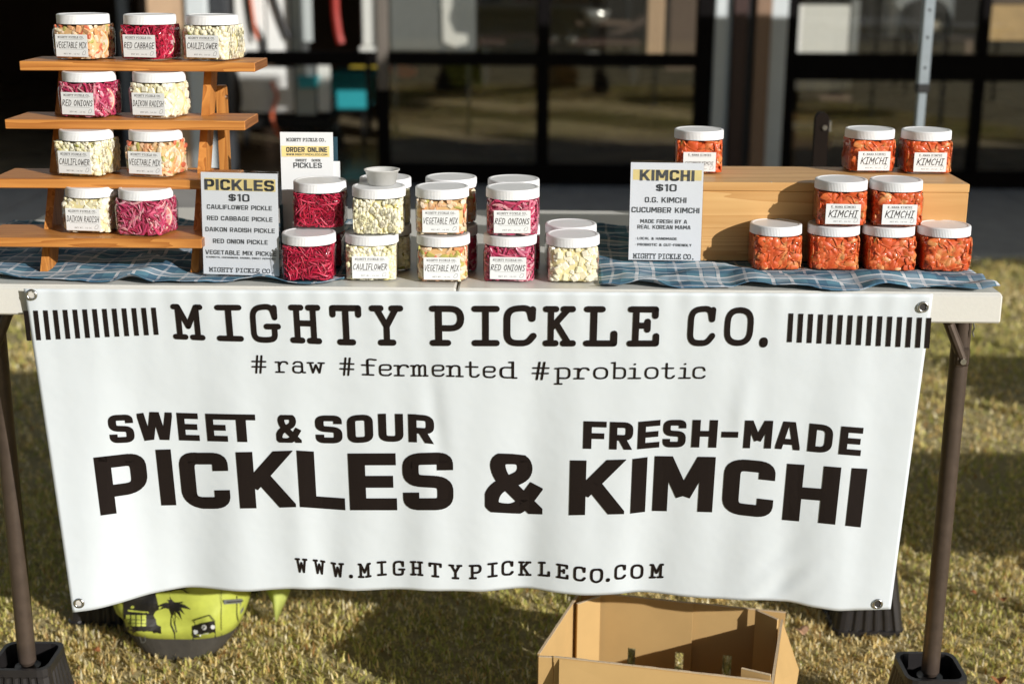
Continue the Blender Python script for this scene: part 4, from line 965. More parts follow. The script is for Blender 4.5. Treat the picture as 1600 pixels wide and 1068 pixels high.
# ---- jars stacked in the middle ----
G1 = 'pickle jars stacked on the table'
zt = ZT+.0035
def front(px, py, z=zt): p = atz(px, py, z); return float(p[1])+.0425
yA = front(484, 441); A = at_depth(484, 410, yA, zt)
jar('cabbage', None, A, .03, 'shredded red cabbage jar without a label nearest the pickles price sign, front row', 1, False, G1)
def mid(px, pym, Y, z, *a, **k): jar(*a[:2], at_depth(px, pym, Y, z), a[2], a[3], a[4], a[5] if len(a) > 5 else False, G1, **k)
zt0 = ZT+.0005
mid(582, 410, front(582, 440, zt0), zt0, 'cauli', 'CAULIFLOWER', .03, 'labelled cauliflower jar in the front row on the bare table', 2)
mid(693, 410, front(693, 442, zt0), zt0, 'veg', 'VEGETABLE MIX', .0, 'labelled vegetable mix jar in the front row, bottom of its stack', 2)
mid(797, 410, front(797, 441.5, zt0), zt0, 'onion', 'RED ONIONS', -.06, 'labelled red onion jar in the front row, bottom of its stack', 2)
mid(894.5, 410, front(894, 443, zt0), zt0, 'daikon', None, .0, 'white daikon cube jar without a label at the right end of the front row', 2)
R1 = 2.487
mid(498.5, 385, R1, zt, 'cabbage', None, .0, 'red cabbage jar behind the front cabbage jar, holding up another jar', 0)
mid(603, 385, R1, zt0, 'cauli', None, .1, 'cauliflower jar on the table behind the labelled cauliflower jar', 1)
mid(706, 385, R1, zt0, 'onion', None, .1, 'red onion jar on the table behind the stack of vegetable mix jars', 1)
mid(803, 385, R1, zt0, 'cabbage', None, .1, 'red cabbage jar on the table behind the stack of red onion jars', 1)
mid(891.5, 385, front(894, 443, zt0)+.096, zt0, 'veg', None, .1, 'jar directly behind the white daikon jar, only its lid showing', 1)
U = HJ+.0004
mid(501, 320, 2.450, zt+U, 'cabbage', None, .0, 'upper red cabbage jar with a shadow across it, beside the order card', 1, crot=PI/2)
mid(592.5, 320, 2.415, zt0+U, 'cauli', None, .05, 'cauliflower jar without a label, stacked with a small plastic cup on its lid', 0, crot=PI/2)
mid(691, 320, 2.415, zt0+U, 'veg', 'VEGETABLE MIX', .0, 'labelled vegetable mix jar on top of its stack', 0)
mid(801, 320, 2.415, zt0+U, 'onion', 'RED ONIONS', .0, 'labelled red onion jar on top of its stack', 0)
mid(602.5, 300, 2.510, zt0+U, 'cauli', None, .1, 'upper cauliflower jar at the back, mostly hidden by the jar with the cup', 2)
mid(705, 300, 2.520, zt0+U, 'veg', None, .1, 'upper jar at the back with orange brown pieces, behind the vegetable mix stack', 0)
mid(802.5, 300, 2.505, zt0+U, 'onion', None, .1, 'upper jar at the back right behind the red onion stack', 1)
# cup
cp = thing('plastic_cup', 'small translucent plastic sample cup standing on a cauliflower jar lid', 'cup', at_depth(597, 275, 2.425, zt0+2*U-.0004))
M['cup'] = glassy('frosted_plastic', (.93, .93, .92), .10, .3, .6)
t = NT('milky_plastic'); a_ = t.n('ShaderNodeBsdfTranslucent'); a_.inputs[0].default_value = (.85, .85, .83, 1); b2 = t.pbr((.82, .82, .80), .3); tr = t.n('ShaderNodeBsdfTransparent')
m1 = t.n('ShaderNodeMixShader'); m1.inputs[0].default_value = .5; t.l(b2.outputs[0], m1.inputs[1]); t.l(a_.outputs[0], m1.inputs[2]); m2 = t.n('ShaderNodeMixShader'); m2.inputs[0].default_value = .18; t.l(m1.outputs[0], m2.inputs[1]); t.l(tr.outputs[0], m2.inputs[2]); t.l(m2.outputs[0], t.out.inputs[0]); M['milky'] = t.m
mb = MB(); n = 40; loft(mb, [[(r*math.cos(2*PI*k/n), r*math.sin(2*PI*k/n), z) for k in range(n)] for z, r in ((.0, .021), (.001, .0235), (.024, .0285), (.0245, .0305), (.0262, .0308), (.0266, .0290), (.024, .0275), (.002, .0225))], True, True)
part('cup_wall', mb, M['milky'], cp, smooth=True, world=False)

# ---- kimchi ----
G2 = 'kimchi jars on and before the wooden crate'
zk = ZT+.0035
FK = front(1210, 423.5, zk)
for i, px in enumerate((1210, 1300, 1385, 1472)):
    jar('kimchi', None, at_depth(px, 395, FK+.002*(i == 1), zk), (.02, -.05, .04, 0)[i], ('bottom row kimchi jar nearest the kimchi price sign, no label', 'second kimchi jar from the left in the bottom row, under a labelled jar', 'third kimchi jar from the left in the bottom row, under a labelled jar', 'rightmost kimchi jar of the bottom row with large orange chunks')[i], i % 3, False, G2, crot=(0, 0, PI/2, PI)[i])
for i, px in enumerate((1311.5, 1397)):
    jar('kimchi', 'KIMCHI', at_depth(px, 325, FK+.004, zk+U), (-.06, -.03)[i], ('left labelled kimchi jar of the middle tier in front of the crate', 'right labelled kimchi jar of the middle tier in front of the crate')[i], i+1, False, G2, crot=PI/2*(i+1))
ZC = 1.068; YC0 = 2.545
cr_ = thing('wooden_crate', 'long upturned pine crate used as a riser for kimchi jars', 'crate', (.53, YC0+.09, ZT))
xa = float(aty(1030, 340, YC0)[0]); xb = float(aty(1511, 340, YC0)[0]); zc0 = ZT+.0035
part('top_board', MB().box(xa, xb, YC0, YC0+.20, ZC-.016, ZC, .0015), M['pine'], cr_)
part('front_board', MB().box(xa, xb-.0005, YC0+.0008, YC0+.016, zc0, ZC-.0163, .0012), M['pine'], cr_)
part('back_board', MB().box(xa, xb, YC0+.184, YC0+.1992, zc0, ZC-.0163, .0012), M['pine'], cr_)
for a in (xa+.001, xb-.017): part('end_board', MB().box(a, a+.0155, YC0+.0163, YC0+.1837, zc0, ZC-.0163, .001), M['pine'], cr_)
mb = MB()
for x in (xa+.012, xb-.012, xb-.16, xa+.2):
    part('nail', MB().tube([(x, YC0+.008, ZC-.0004), (x, YC0+.008, ZC+.0004)], .0018, 8), M['metal'], cr_)
zc_ = ZC+.0004
def crate_jar(px, py, rz, name, lab, var, cr0):
    p = atz(px, py, zc_); jar('kimchi', name, at_depth(px, py-35, float(p[1])+.0425, zc_), rz, lab, var, False, G2, crot=cr0)
crate_jar(1091, 272, -.05, 'CUCUMBER KIMCHI', 'lone cucumber kimchi jar on the left end of the crate behind the price sign', 2, PI/2)
crate_jar(1357, 270.5, .02, 'KIMCHI', 'left one of the two kimchi jars at the right end of the crate top', 0, PI)
crate_jar(1445, 272.5, -.02, 'KIMCHI', 'right one of the two kimchi jars at the right end of the crate top', 1, 0)

# ---- price signs ----
M['signpaper'] = simple('sign_paper', (.80, .81, .83), .4, var=.01)
M['acrylic'] = glassy('acrylic_sheet', (.96, .97, .98), .03, .03, .9)
def sign(name, label, x0, x1, y0, y1, z0, h, lean, texts, yel, tcol='greyink'):
    w = math.hypot(x1-x0, y1-y0); t_ = thing(name, label, 'sign', (x0, y0, z0), math.atan2(y1-y0, x1-x0))
    L = Matrix.Rotation(-lean, 4, 'X')
    def P(nm, mb, mat, par=t_, **k): mb.xf(L); return part(nm, mb, M[mat], par, world=False, **k)
    pp = P('paper', MB().box(.001, w-.001, 0, .0006, .004, h-.003), 'signpaper')
    P('acrylic_front', MB().box(0, w, -.003, -.001, 0, h), 'acrylic'); P('acrylic_back', MB().box(0, w, .002, .004, 0, h), 'acrylic')
    part('acrylic_foot', MB().box(0, w, .004, .07, 0, .0025), M['acrylic'], t_, world=False)
    if yel:
        mb = MB(); add_rect(mb, yel[0]*w, yel[1]*w, h*(1-yel[3]), h*(1-yel[2]), -.0003); P('highlight', mb, 'yellow', pp, fixn=False)
    for txt, font, cx, cy, tw, th in texts:
        mb = MB(); flat_text(mb, txt, font, cx*w, h*(1-cy)-th*h/2, tw*w, th*h, -.0006); P('lettering', mb, tcol, pp, fixn=False)
    return t_
def T(txt, font, x0, x1, cy, th, ox, oy, W_, H_): return (txt, font, ((x0+x1)/2-ox)/W_, (cy-oy)/H_, (x1-x0)/W_, th/H_)
a = lambda *q: T(*q, 1107, 300, 408, 575)
p0 = atz(317.5, 431, ZT+.004); p1 = atz(437.5, 435, ZT+.004); tz = float(aty(377, 266, float(p0[1])+.012)[2])-(ZT+.004)
sign('price_sign', 'upright white price sign headed PICKLES in front of the wooden stand', p0[0], p1[0], p0[1], p1[1], ZT+.004, tz*1.0, math.radians(4),
     [a('PICKLES', 'heavy', 1128, 1494, 375, 58), a('$10', 'heavy_light', 1254, 1364, 443, 40), a('CAULIFLOWER PICKLE', 'heavy_light', 1138, 1480, 495, 24), a('RED CABBAGE PICKLE', 'heavy_light', 1137, 1482, 556, 24),
      a('DAIKON RADISH PICKLE', 'heavy_light', 1127, 1493, 617, 24), a('RED ONION PICKLE', 'heavy_light', 1165, 1455, 680, 24), a('VEGETABLE MIX PICKLE', 'heavy_light', 1123, 1499, 742, 24),
      a('(CARROTS, CUCUMBERS, RADISH, SWEET PEPPERS)', 'heavy_light', 1127, 1495, 769, 9), a('MIGHTY PICKLE CO.', 'slab', 1140, 1487, 837, 25)], (.055, .965, .07, .185))
a = lambda *q: T(*q, 79, 173, 276, 392)
p0 = atz(981, 409, ZT+.004); p1 = atz(1095, 411, ZT+.004); tz = float(aty(1038, 251, float(p0[1])+.012)[2])-(ZT+.004)
sign('price_sign', 'upright white price sign headed KIMCHI standing before the crate', p0[0], p1[0], p0[1], p1[1], ZT+.004, tz, math.radians(4),
     [a('KIMCHI', 'heavy', 115, 320, 228, 42), a('$10', 'heavy_light', 178, 255, 275, 28), a('O.G. KIMCHI', 'heavy_light', 137, 293, 322, 21), a('CUCUMBER KIMCHI', 'heavy_light', 88, 343, 361, 21), a('MADE FRESH BY A', 'heavy_light', 122, 298, 405, 15),
      a('REAL KOREAN MAMA', 'heavy_light', 112, 312, 427, 15), a('· LOCAL & HANDMADE', 'heavy_light', 104, 262, 472, 10), a('· PROBIOTIC & GUT-FRIENDLY', 'heavy_light', 104, 318, 496, 10), a('MIGHTY PICKLE CO.', 'slab', 98, 332, 541, 21)], (.04, .97, .085, .187))
# order card and the cards behind it
YO = 2.56
def card(name, label, px0, px1, py0, py1, Y, mat, lean=2, texts=(), yel=None, split=None):
    q0, q1 = aty(px0, py1, Y), aty(px1, py1, Y); z1 = float(aty(px0, py0, Y)[2]); z0 = float(q0[2]); h = z1-z0; w = float(q1[0]-q0[0])
    t_ = thing(name, label, 'card', (float(q0[0]), Y, z0)); L = Matrix.Rotation(-math.radians(lean), 4, 'X')
    pp = part('sheet', MB().box(0, w, 0, .0012, 0, h).xf(L), M[mat], t_, world=False)
    if yel: mb = MB(); add_rect(mb, yel[0]*w, yel[1]*w, h*(1-yel[3]), h*(1-yel[2]), -.0004); part('highlight', mb.xf(L), M['yellow'], pp, world=False, fixn=False)
    for txt, font, cx, cy, tw, th, mt in texts: mb = MB(); flat_text(mb, txt, font, cx*w, h*(1-cy)-th*h/2, tw*w, th*h, -.0007); part('lettering', mb.xf(L), M[mt], pp, world=False, fixn=False)
    return t_
M['navy'] = simple('navy_card', (.02, .06, .085), .5)
zt_ = ZT+.004
hpx = 385
card('order_card', 'tall white ORDER ONLINE card standing behind the red cabbage jars', 443, 524, 207, hpx, YO, 'paper', 2,
     [('MIGHTY PICKLE CO.', 'slab', .5, .065, .76, .030, 'greyink'), ('ORDER ONLINE', 'heavy', .5, .150, .78, .044, 'greyink'), ('WWW.MIGHTYPICKLECO.COM', 'heavy_light', .5, .192, .78, .018, 'greyink'), ('SWEET & SOUR', 'slab', .52, .242, .48, .022, 'greyink'), ('PICKLES', 'heavy_light', .51, .285, .54, .046, 'greyink')], (.02, .93, .118, .212))
card('backing_card', 'dark blue green card standing right behind the order card', 446, 531, 214, hpx, YO+.012, 'navy')
card('folded_card', 'short white card leaning to the right of the order card', 452, 534, 252, hpx, YO+.004, 'paper')
hs = thing('card_holder', 'clear stand holding the order cards upright', 'card holder', (-.3, YO, zt_))
q0, q1 = aty(440, 370, YO), aty(536, 370, YO); zb0 = float(aty(443, hpx, YO)[2])
part('base', MB().box(q0[0], q1[0], YO-.01, YO+.05, ZT+.003, max(ZT+.006, zb0-.001), .001), M['navy'], hs)
part('lip', MB().box(q0[0], q0[0]+.004, YO-.012, YO+.02, ZT+.007, ZT+.10, .001), M['navy'], hs)

for q in JARS:
    if q[2] < ZT+.01: FOOT.append((q[0], q[1], .05))
FOOT += [(XSL, 2.40, .03), (XSL, 2.64, .03), (XSR, 2.40, .03), (XSR, 2.64, .03)]
for k in range(12): FOOT.append((xa+(xb-xa)*k/11, YC0+.03, .035)); FOOT.append((xa+(xb-xa)*k/11, YC0+.17, .035))
for s0, s1 in (((317, 431), (437, 435)), ((981, 409), (1095, 411))):
    for k in range(6): a0, a1 = atz(*s0, ZT), atz(*s1, ZT); FOOT.append((a0[0]+(a1[0]-a0[0])*k/5, a0[1]+.02, .03))
for k in range(5): FOOT.append((q0[0]+(q1[0]-q0[0])*k/4, YO+.02, .05))
cloth('blue and white plaid cloth spread under the wooden stand', XL-.02, float(atz(538, 441, ZT)[0]), 2.336, 2.865, 3.3, 0, 0)
cloth('blue and white plaid cloth spread under the crate and kimchi jars', float(atz(937, 446, ZT)[0]), XR-.006, 2.332, 2.862, 8.1, 0, 2)

# ================================================================== BELOW AND BEHIND THE TABLE
# cardboard box
M['card'] = simple('cardboard', (.50, .32, .125), .85, var=.05, sc=12); M['cardedge'] = simple('cardboard_edge', (.55, .42, .27), .9, var=.1, sc=300)
HB = .22
A0 = atz(866, 1025, HB); B0 = atz(1206, 1064, HB); ang = math.atan2(B0[1]-A0[1], B0[0]-A0[0]); WB = float(math.hypot(B0[1]-A0[1], B0[0]-A0[0])); DB = .275
bx = thing('cardboard_box', 'open brown cardboard box with slots on the grass under the banner', 'box', (float(A0[0]), float(A0[1]), 0), ang)
def panel(name, pts, th=.004, holes=()):
    """vertical panel from local (x,y) a to b, height z0..z1"""
    (ax, ay), (bx_, by), z0, z1 = pts; mb = MB(); L = math.hypot(bx_-ax, by-ay); dx, dy = (bx_-ax)/L, (by-ay)/L
    us = sorted({0, L}|{h[0] for h in holes}|{h[1] for h in holes})
    def blk(u0, u1, a, b):
        n0 = len(mb.v); mb.box(u0, u1, -th/2, th/2, a, b); 
        for i in range(n0, len(mb.v)): x, y, z = mb.v[i]; mb.v[i] = (ax+dx*x-dy*y, ay+dy*x+dx*y, z)
    for u0, u1 in zip(us[:-1], us[1:]):
        h = [q for q in holes if abs(q[0]-u0) < 1e-6]
        if h: blk(u0, u1, z0, h[0][2]); blk(u0, u1, h[0][3], z1)
        else: blk(u0, u1, z0, z1)
    n_ = max(3, int(L/.02)); em = MB()
    for q in range(n_):
        n0 = len(em.v); em.box(L*q/n_, L*(q+1)/n_, -th/2-.0004, th/2+.0004, z1-.0002, z1+.0008+.0006*((q*7) % 3)/2)
        for i in range(n0, len(em.v)): x, y, z = em.v[i]; em.v[i] = (ax+dx*x-dy*y, ay+dy*x+dx*y, z)
    part('raw_edge', em, M['cardedge'], bx, world=False, kind='stuff')
    return part(name, mb, M['card'], bx, world=False)
panel('front_panel', ((0, 0), (WB, 0), .004, HB))
SX = WB/.394
panel('back_panel', ((.0, DB), (.226*SX, DB-.002), .004, HB+.004), holes=((.098*SX, .114*SX, .045, .112), (.194*SX, .211*SX, .050, .115)))
panel('back_panel', ((.222*SX, DB+.008), (WB+.012, DB+.008), .004, HB), holes=((.066*SX, .084*SX, .050, .115),))
panel('side_panel', ((-.030, .004), (-.004, DB), .004, HB)); panel('side_panel', ((WB, .004), (WB+.006, DB), .004, HB-.012))
panel('inner_flap', ((.002, DB-.055), (.040, DB-.010), .03, HB+.002)); panel('inner_flap', ((WB-.055, .018), (WB-.003, .004), .05, HB+.010)); panel('corner_flap', ((-.029, .0), (-.002, .003), .004, HB-.003))
panel('inner_flap', ((WB-.045, DB-.006), (WB-.001, DB-.040), .05, HB+.006))
part('bottom', MB().box(-.002, WB+.002, .003, DB, .003, .0065), M['card'], bx, world=False)
def flap(pts, th=.0035):
    a, b, c, d = [Vector(p) for p in pts]; n = (b-a).cross(d-a).normalized()*th
    mb = MB(); mb.add([a, b, c, d, a+n, b+n, c+n, d+n], [(0, 1, 2, 3), (7, 6, 5, 4), (0, 4, 5, 1), (1, 5, 6, 2), (2, 6, 7, 3), (3, 7, 4, 0)]); part('outer_flap', mb, M['card'], bx, world=False)
flap([(WB+.004, .01, HB-.012), (WB+.008, DB-.01, HB-.012), (WB+.045, DB-.03, HB-.10), (WB+.035, .02, HB-.11)])
flap([(0.01, -.003, HB-.002), (WB-.01, -.003, HB-.002), (WB-.02, -.050, HB-.115), (0.02, -.055, HB-.115)])

# cooler bag
M['lime'] = simple('lime_fabric', (.42, .46, .07), .6, var=.06, sc=60, bump=.3); M['bagdark'] = simple('dark_bag_fabric', (.045, .040, .032), .75, var=.15, sc=80, bump=.3); M['bagblack'] = simple('black_print', (.014, .012, .010), .6)
zs = [0, .006, .02, .048, .052, .09, .13, .2, .28, .36, .40, .41]; hx_ = [.084, .094, .106, .124, .125, .142, .154, .162, .164, .150, .120, .05]; xc_ = [-.748]*3+[-.749, -.749, -.752, -.755, -.758]+[-.76]*4
def bagx(z): return float(np.interp(z, zs, hx_)), float(np.interp(z, zs, xc_))
BY, BDp = 2.862, 3.0
def foldb(x, z): return .007*math.sin(x*38+z*20)+.0055*math.sin(x*85-z*60+1)+.0045*math.sin(z*95+x*30)
def bagY(x, z):
    h, c = bagx(z); u = min(.999, abs((x-c)/h)); hd = .115 if z < .06 else .118
    return BY-hd*(1-u**3.2)**(1/3.2)*(1 if z > .01 else .95)-foldb(x, z)*(z > .06)
bag = thing('cooler_bag', 'lime green and black soft bag with palm tree print on the grass under the banner', 'bag', (-.76, BY, 0))
def bagring(z, n=48):
    h, c = bagx(z); out = []
    for k in range(n):
        an = 2*PI*k/n; cx, sn = math.cos(an), math.sin(an); e = 2/3.2
        x = c+h*math.copysign(abs(cx)**e, cx); y = BY+.117*math.copysign(abs(sn)**e, sn)
        if sn < 0: y -= foldb(x, z)*(1 if z > .06 else 0)*min(1, abs(sn)*2)
        out.append((x, y, z))
    return out
mb = MB(); loft(mb, [bagring(z) for z in (0, .004, .012, .03, .048)]); part('base_panel', mb, M['bagdark'], bag, smooth=False)
mb = MB(); loft(mb, [bagring(z) for z in (.0482, .07, .09, .11, .13, .16, .2, .24, .28, .32, .36, .385, .40)]); part('body', mb, M['lime'], bag, smooth=True)
def bagpt(px, py, off):
    Y = 2.75
    for _ in range(8): p = aty(px, py, Y); Y = bagY(p[0], max(0, p[2]))
    return (p[0], Y-off, p[2])
def bagpoly(name, polys, mat, off=.0012, conv=True):
    mb = MB()
    for poly in polys:
        poly = [np.array((100+a/4, 880+b/4)) for a, b in poly]; xs = [p[0] for p in poly]
        for k in range(int(min(xs)//8), int(max(xs)//8)+1):
            q = clip(clip(poly, 0, (k+1)*8, True), 0, k*8, False)
            if len(q) < 3: continue
            yy = [p[1] for p in q]
            for c_ in range(int(min(yy)//6), int(max(yy)//6)+1):
                r2 = clip(clip(q, 1, (c_+1)*6, True), 1, c_*6, False)
                if len(r2) > 2: mb.add([bagpt(p[0], p[1], off) for p in r2], [tuple(range(len(r2)))])
    part(name, mb, M[mat], bag, fixn=False)
def seg(a, b, w): 
    a, b = np.array(a, float), np.array(b, float); d = (b-a)/np.linalg.norm(b-a); n_ = np.array([-d[1], d[0]])*w/2; return [a+n_, a-n_, b-n_, b+n_]
def frond(cx, cy, r, n=11, sq=.8, a0=0):
    out = []
    for k in range(n):
        an = a0+2*PI*k/n+.15*math.sin(k*3); rr = r*(.75+.35*abs(math.sin(k*2.1+1))); tip = (cx+rr*math.cos(an), cy+rr*sq*math.sin(an)+r*.18*abs(math.cos(an)))
        m = (cx+rr*.5*math.cos(an), cy+rr*.5*sq*math.sin(an)-r*.06); out.append(seg((cx, cy), m, r*.24)); d = seg(m, tip, r*.20); mid_ = (d[2]+d[3])/2; out.append([d[0], d[1], mid_])
    return out
bagpoly('dark_side', [[(372, 150), (560, 130), (600, 300), (612, 470), (440, 478), (372, 420)]], 'bagblack')
bagpoly('window_print', [seg((402+33*i, 318), (402+33*i, 388), 26) for i in range(4)]+[[(400, 285), (530, 298), (530, 308), (402, 296)]], 'lime', .0018)
bagpoly('window_bars', [seg((400, 345), (530, 348), 4), seg((400, 368), (530, 372), 4)], 'bagblack', .0024)
bagpoly('palm_print', frond(690, 265, 105)+frond(705, 170, 80, 10)+frond(1195, 170, 45, 8)+[seg((668, 290), (672, 380), 7), seg((672, 380), (692, 420), 7), seg((692, 420), (694, 468), 7), seg((698, 290), (694, 370), 6), seg((694, 370), (706, 425), 6)], 'bagblack', .0020)
bagpoly('van_print', [[(803, 385), (945, 352), (950, 445), (808, 462)]]+[seg((812, 350), (822, 382), 5), seg((812, 352), (912, 318), 5), seg((912, 318), (942, 352), 5), seg((808, 462), (808, 480), 8), seg((946, 442), (946, 462), 8), seg((810, 458), (948, 444), 6)], 'bagblack', .0020)
circ = lambda x, y, r: [(x+r*math.cos(2*PI*k/10), y+r*math.sin(2*PI*k/10)) for k in range(10)]
bagpoly('van_lamps', [circ(824, 422, 15), circ(877, 394, 17), circ(932, 392, 14)]+[[(848, 440), (905, 428), (905, 438), (850, 450)]], 'paper', .0026)
bagpoly('van_badge_strokes', [seg((870, 386), (877, 400), 3), seg((884, 385), (877, 400), 3)], 'bagblack', .0032)
bagpoly('seam_lines', [seg((985, 165), (985, 460), 3), seg((1082, 200), (1082, 310), 5), seg((1082, 310), (1092, 370), 5), seg((1092, 370), (1074, 445), 5)], 'bagblack', .0018)
bagpoly('name_tag', [[(1000, 222), (1142, 212), (1144, 240), (1002, 250)]], 'steel', .0030)
bagpoly('name_tag_mark', [seg((1020, 237), (1124, 228), 6)], 'bagblack', .0036)
bagpoly('care_label', [[(1034, 480), (1108, 455), (1112, 495), (1040, 522)]], 'steel', .0030)
bagpoly('buckle', [seg((472, 440), (488, 488), 5), seg((505, 436), (512, 478), 5), seg((488, 490), (510, 482), 5)], 'steel', .0034)
M['limeclear'] = None
t = NT('pale_lime_plastic'); b1 = t.pbr((.70, .76, .22), .35); tl = t.n('ShaderNodeBsdfTranslucent'); tl.inputs[0].default_value = (.70, .78, .20, 1); mm = t.n('ShaderNodeMixShader'); mm.inputs[0].default_value = .4; t.l(b1.outputs[0], mm.inputs[1]); t.l(tl.outputs[0], mm.inputs[2]); t.l(mm.outputs[0], t.out.inputs[0]); M['limeclear'] = t.m
p0, p1, p2 = aty(404, 900, 2.90), aty(457, 900, 2.90), aty(432, 969, 2.90)
strap = MB(); W_ = 10
rows = []
for j in range(9):
    v = j/8; zc_2 = .42-(.42-float(p2[2]))*v; half = (.036 if v < .80 else .036*(1-v)/.20+.001); xc2 = float(p2[0]); rows.append([(xc2+half*(2*i/W_-1), 2.905+.02*abs(2*i/W_-1)-.012*math.cos((2*i/W_-1)*3), zc_2) for i in range(W_+1)])
for r_ in rows: strap.v += r_
strap.f = [(j*(W_+1)+i, j*(W_+1)+i+1, (j+1)*(W_+1)+i+1, (j+1)*(W_+1)+i) for j in range(8) for i in range(W_)]; strap.m = [0]*len(strap.f); strap.c = [(1, 1, 1)]*len(strap.f)
o = part('side_pocket', strap, M['limeclear'], bag, smooth=True); md = o.modifiers.new('t', 'SOLIDIFY'); md.thickness = .002

# dark post behind the crate
Yp = 3.28; pt_ = aty(1286, 176, Yp); xp = float(pt_[0]); zp = float(pt_[2])
po = thing('wooden_post', 'dark brown post with rounded top and metal bolt rising behind the wooden crate', 'post', (xp, Yp, 0))
lp = [(xp-.0155, 0), (xp-.0155, zp-.014)]+[(xp+.0155*math.cos(PI-PI*k/8), zp-.015+.0155*math.sin(PI*k/8)) for k in range(1, 8)]+[(xp+.0155, zp-.014), (xp+.0155, 0)]
part('shaft', MB().prism(lp, Yp, Yp+.022, 'y'), simple('dark_stained_wood', (.010, .006, .004), .7, spec=.12), po)
part('bolt', MB().tube([(xp+.006, Yp-.004, zp-.034), (xp+.006, Yp, zp-.034)], .006, 10), M['metal'], po); part('bracket', MB().box(xp+.0156, xp+.022, Yp+.002, Yp+.018, zp-.045, zp-.02, .001), M['metal'], po)
part('foot', MB().box(xp-.12, xp+.12, Yp-.02, Yp+.04, 0, .02, .002), M['dark'], po)

# fallen leaves
M['leafbrown'] = simple('dry_leaf', (.32, .12, .04), .7, var=.2, sc=200); M['leafpale'] = simple('pale_leaf', (.55, .33, .20), .7, var=.2, sc=200)
for px, py, r, m, lb in ((1251, 985, .018, 'leafpale', 'pale pinkish dry leaf on the grass right of the cardboard box'), (1560, 1062, .016, 'leafbrown', 'reddish dry leaf on the grass at the bottom right corner'), (1566, 936, .011, 'leafbrown', 'small red brown leaf on the grass right of the front table leg'),
                     (1520, 925, .009, 'leafbrown', 'tiny brown leaf on the sunlit grass beside the front right table leg'), (150, 1015, .010, 'leafbrown', 'small brown leaf on the grass left of the lime bag')):
    p = atz(px, py, .022); mb = MB(); n = 12
    vs = [(p[0]+r*(.7+.3*math.cos(2*a_*2*PI/n))*math.cos(a_*2*PI/n), p[1]+r*.8*math.sin(a_*2*PI/n), .022+.35*r*math.sin(a_*4*PI/n+px)+.2*r) for a_ in range(n)]
    mb.add(vs+[(float(p[0]), float(p[1]), .022)], [(a_, (a_+1) % n, n) for a_ in range(n)]); o = solo('leaf', mb, M[m], lb, 'leaf', 'fallen leaves on the grass'); md = o.modifiers.new('t', 'SOLIDIFY'); md.thickness = .0006

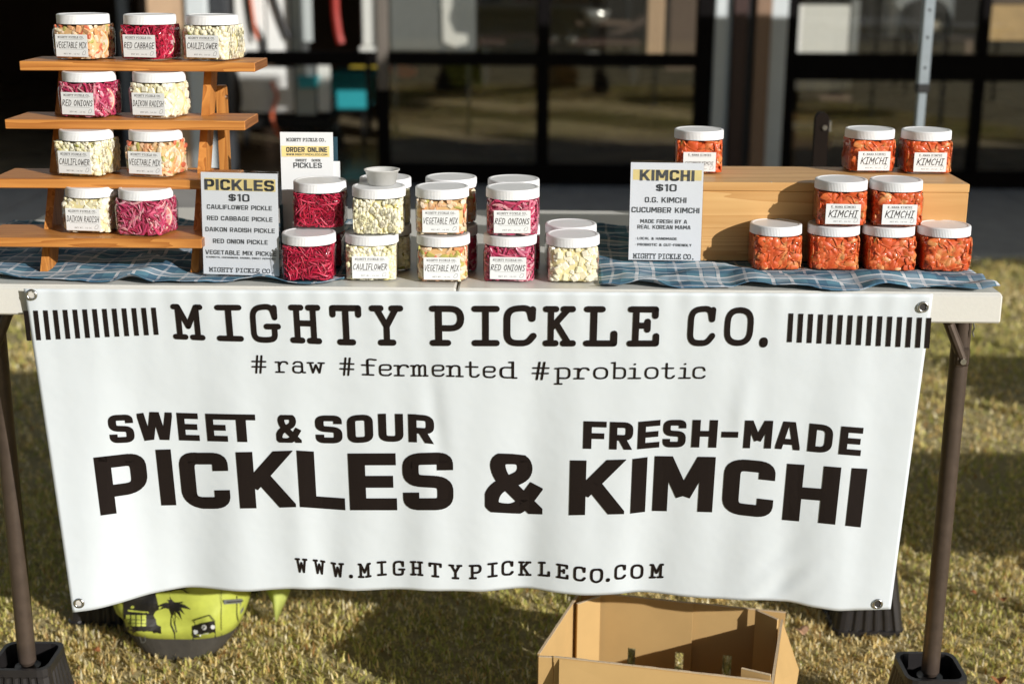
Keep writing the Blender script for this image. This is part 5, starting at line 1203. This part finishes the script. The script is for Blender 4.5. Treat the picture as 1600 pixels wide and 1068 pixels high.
# ---- grass ----
t = NT('grass_blades'); at = t.n('ShaderNodeAttribute', attribute_name='tint'); b1 = t.pbr(at.outputs[0], .55, 0, None, .3); tl = t.n('ShaderNodeBsdfTranslucent'); t.l(at.outputs[0], tl.inputs[0])
mm = t.n('ShaderNodeMixShader'); mm.inputs[0].default_value = .45; t.l(b1.outputs[0], mm.inputs[1]); t.l(tl.outputs[0], mm.inputs[2]); t.l(mm.outputs[0], t.out.inputs[0]); M['blade'] = t.m
rg = np.random.RandomState(5)
def fnoise(x, y, s, seed):
    r = np.random.RandomState(seed); o = np.zeros_like(x)
    for k in range(7): a = r.uniform(0, 2*PI); f = s*r.uniform(.5, 1.8); o += np.sin((x*math.cos(a)+y*math.sin(a))*f+r.uniform(0, 6.3))
    return o/2.6
def grass(x0, x1, y0, y1, n, h0, h1, w, name):
    x = rg.uniform(x0, x1, n); y = rg.uniform(y0, y1, n); dens = fnoise(x, y, 40, 1)*.5+fnoise(x, y, 11, 2)*.5
    fine = fnoise(x, y, 210, 21)+.6*fnoise(x, y, 95, 23); keep = rg.uniform(0, 1, n) < np.clip(.62+.22*dens+.42*fine, .06, 1)
    keep &= (np.abs(x) < .56*y+.9)
    for rx in XLEG:
        for ry in (YF+.115, YK-.115): keep &= ~((np.abs(x-rx) < .078) & (np.abs(y-ry) < .078))
    keep &= ~(((x+.748)/.088)**2+((y-BY)/.11)**2 < 1)
    lx = (x-A0[0])*math.cos(ang)+(y-A0[1])*math.sin(ang); ly = -(x-A0[0])*math.sin(ang)+(y-A0[1])*math.cos(ang); keep &= ~((lx > -.02) & (lx < WB+.01) & (ly > -.005) & (ly < DB+.005))
    x, y, dens = x[keep], y[keep], dens[keep]; n = len(x)
    a = rg.uniform(0, 2*PI, n); h = rg.uniform(h0, h1, n)*(1+.25*fnoise(x, y, 25, 7)+.3*np.clip(fine[keep], -1, 1.2)); lean = np.abs(rg.normal(.7, .45, n)); la = a+rg.normal(0, .5, n)
    dx, dy = np.cos(la), np.sin(la); px, py = -np.sin(a)*w/2*rg.uniform(.6, 1.3, n), np.cos(a)*w/2*rg.uniform(.6, 1.3, n)
    c1, s1 = np.cos(lean*.6), np.sin(lean*.6); c2, s2 = np.cos(np.minimum(lean*1.5, 1.75)), np.sin(np.minimum(lean*1.5, 1.75))
    mx, my, mz = x+dx*s1*h*.55, y+dy*s1*h*.55, c1*h*.55; tx, ty, tz = mx+dx*s2*h*.5, my+dy*s2*h*.5, np.maximum(.003, mz+c2*h*.5)
    V = np.stack([np.stack([x-px, y-py, np.zeros(n)], 1), np.stack([x+px, y+py, np.zeros(n)], 1), np.stack([mx+px*.8, my+py*.8, mz], 1), np.stack([mx-px*.8, my-py*.8, mz], 1), np.stack([tx, ty, tz], 1)], 1).reshape(-1, 3)
    b = np.arange(n)[:, None]*5; loops = np.concatenate([b+0, b+1, b+2, b+3, b+3, b+2, b+4], 1).ravel()
    me = bpy.data.meshes.new(name); me.vertices.add(5*n); me.vertices.foreach_set('co', V.ravel()); me.loops.add(7*n); me.loops.foreach_set('vertex_index', loops.astype(np.int32))
    me.polygons.add(2*n); ls = (np.arange(n)[:, None]*7+np.array([0, 4])).ravel(); me.polygons.foreach_set('loop_start', ls.astype(np.int32)); me.polygons.foreach_set('loop_total', np.tile([4, 3], n).astype(np.int32))
    pal = np.array([(.86, .68, .30), (.93, .80, .46), (.74, .56, .22), (.60, .56, .16), (.72, .64, .22), (.40, .42, .10), (.95, .87, .60), (.45, .25, .09)])
    g = np.clip(.30+.28*fnoise(x, y, 3.2, 4)+.16*fnoise(x, y, 9, 6)+np.clip((y-3.4)*.10, 0, .25), 0, 1); r = rg.uniform(0, 1, n)
    idx = np.where(r < g, rg.choice([3, 4, 5], n, p=[.4, .35, .25]), rg.choice([0, 1, 2, 6, 7], n, p=[.34, .28, .18, .12, .08])); c = pal[idx]*rg.uniform(.75, 1.2, (n, 1))
    ca = me.color_attributes.new('tint', 'FLOAT_COLOR', 'POINT'); cc = np.ones((5*n, 4)); cc[:, :3] = np.repeat(c, 5, 0); ca.data.foreach_set('color', cc.ravel())
    me.materials.append(M['blade']); me.update(calc_edges=True); me.validate()
    o = obj(name, me, kind='stuff'); tag(o, 'short dry yellow green lawn grass under and around the table' if y1 < 4.5 else 'short green and straw coloured grass further back towards the pavement', 'grass')
grass(-2.6, 2.7, 2.25, 3.75, 271000, .006, .020, .0042, 'grass')
grass(-4.2, 4.4, 3.75, 6.92, 180000, .010, .028, .0072, 'grass')
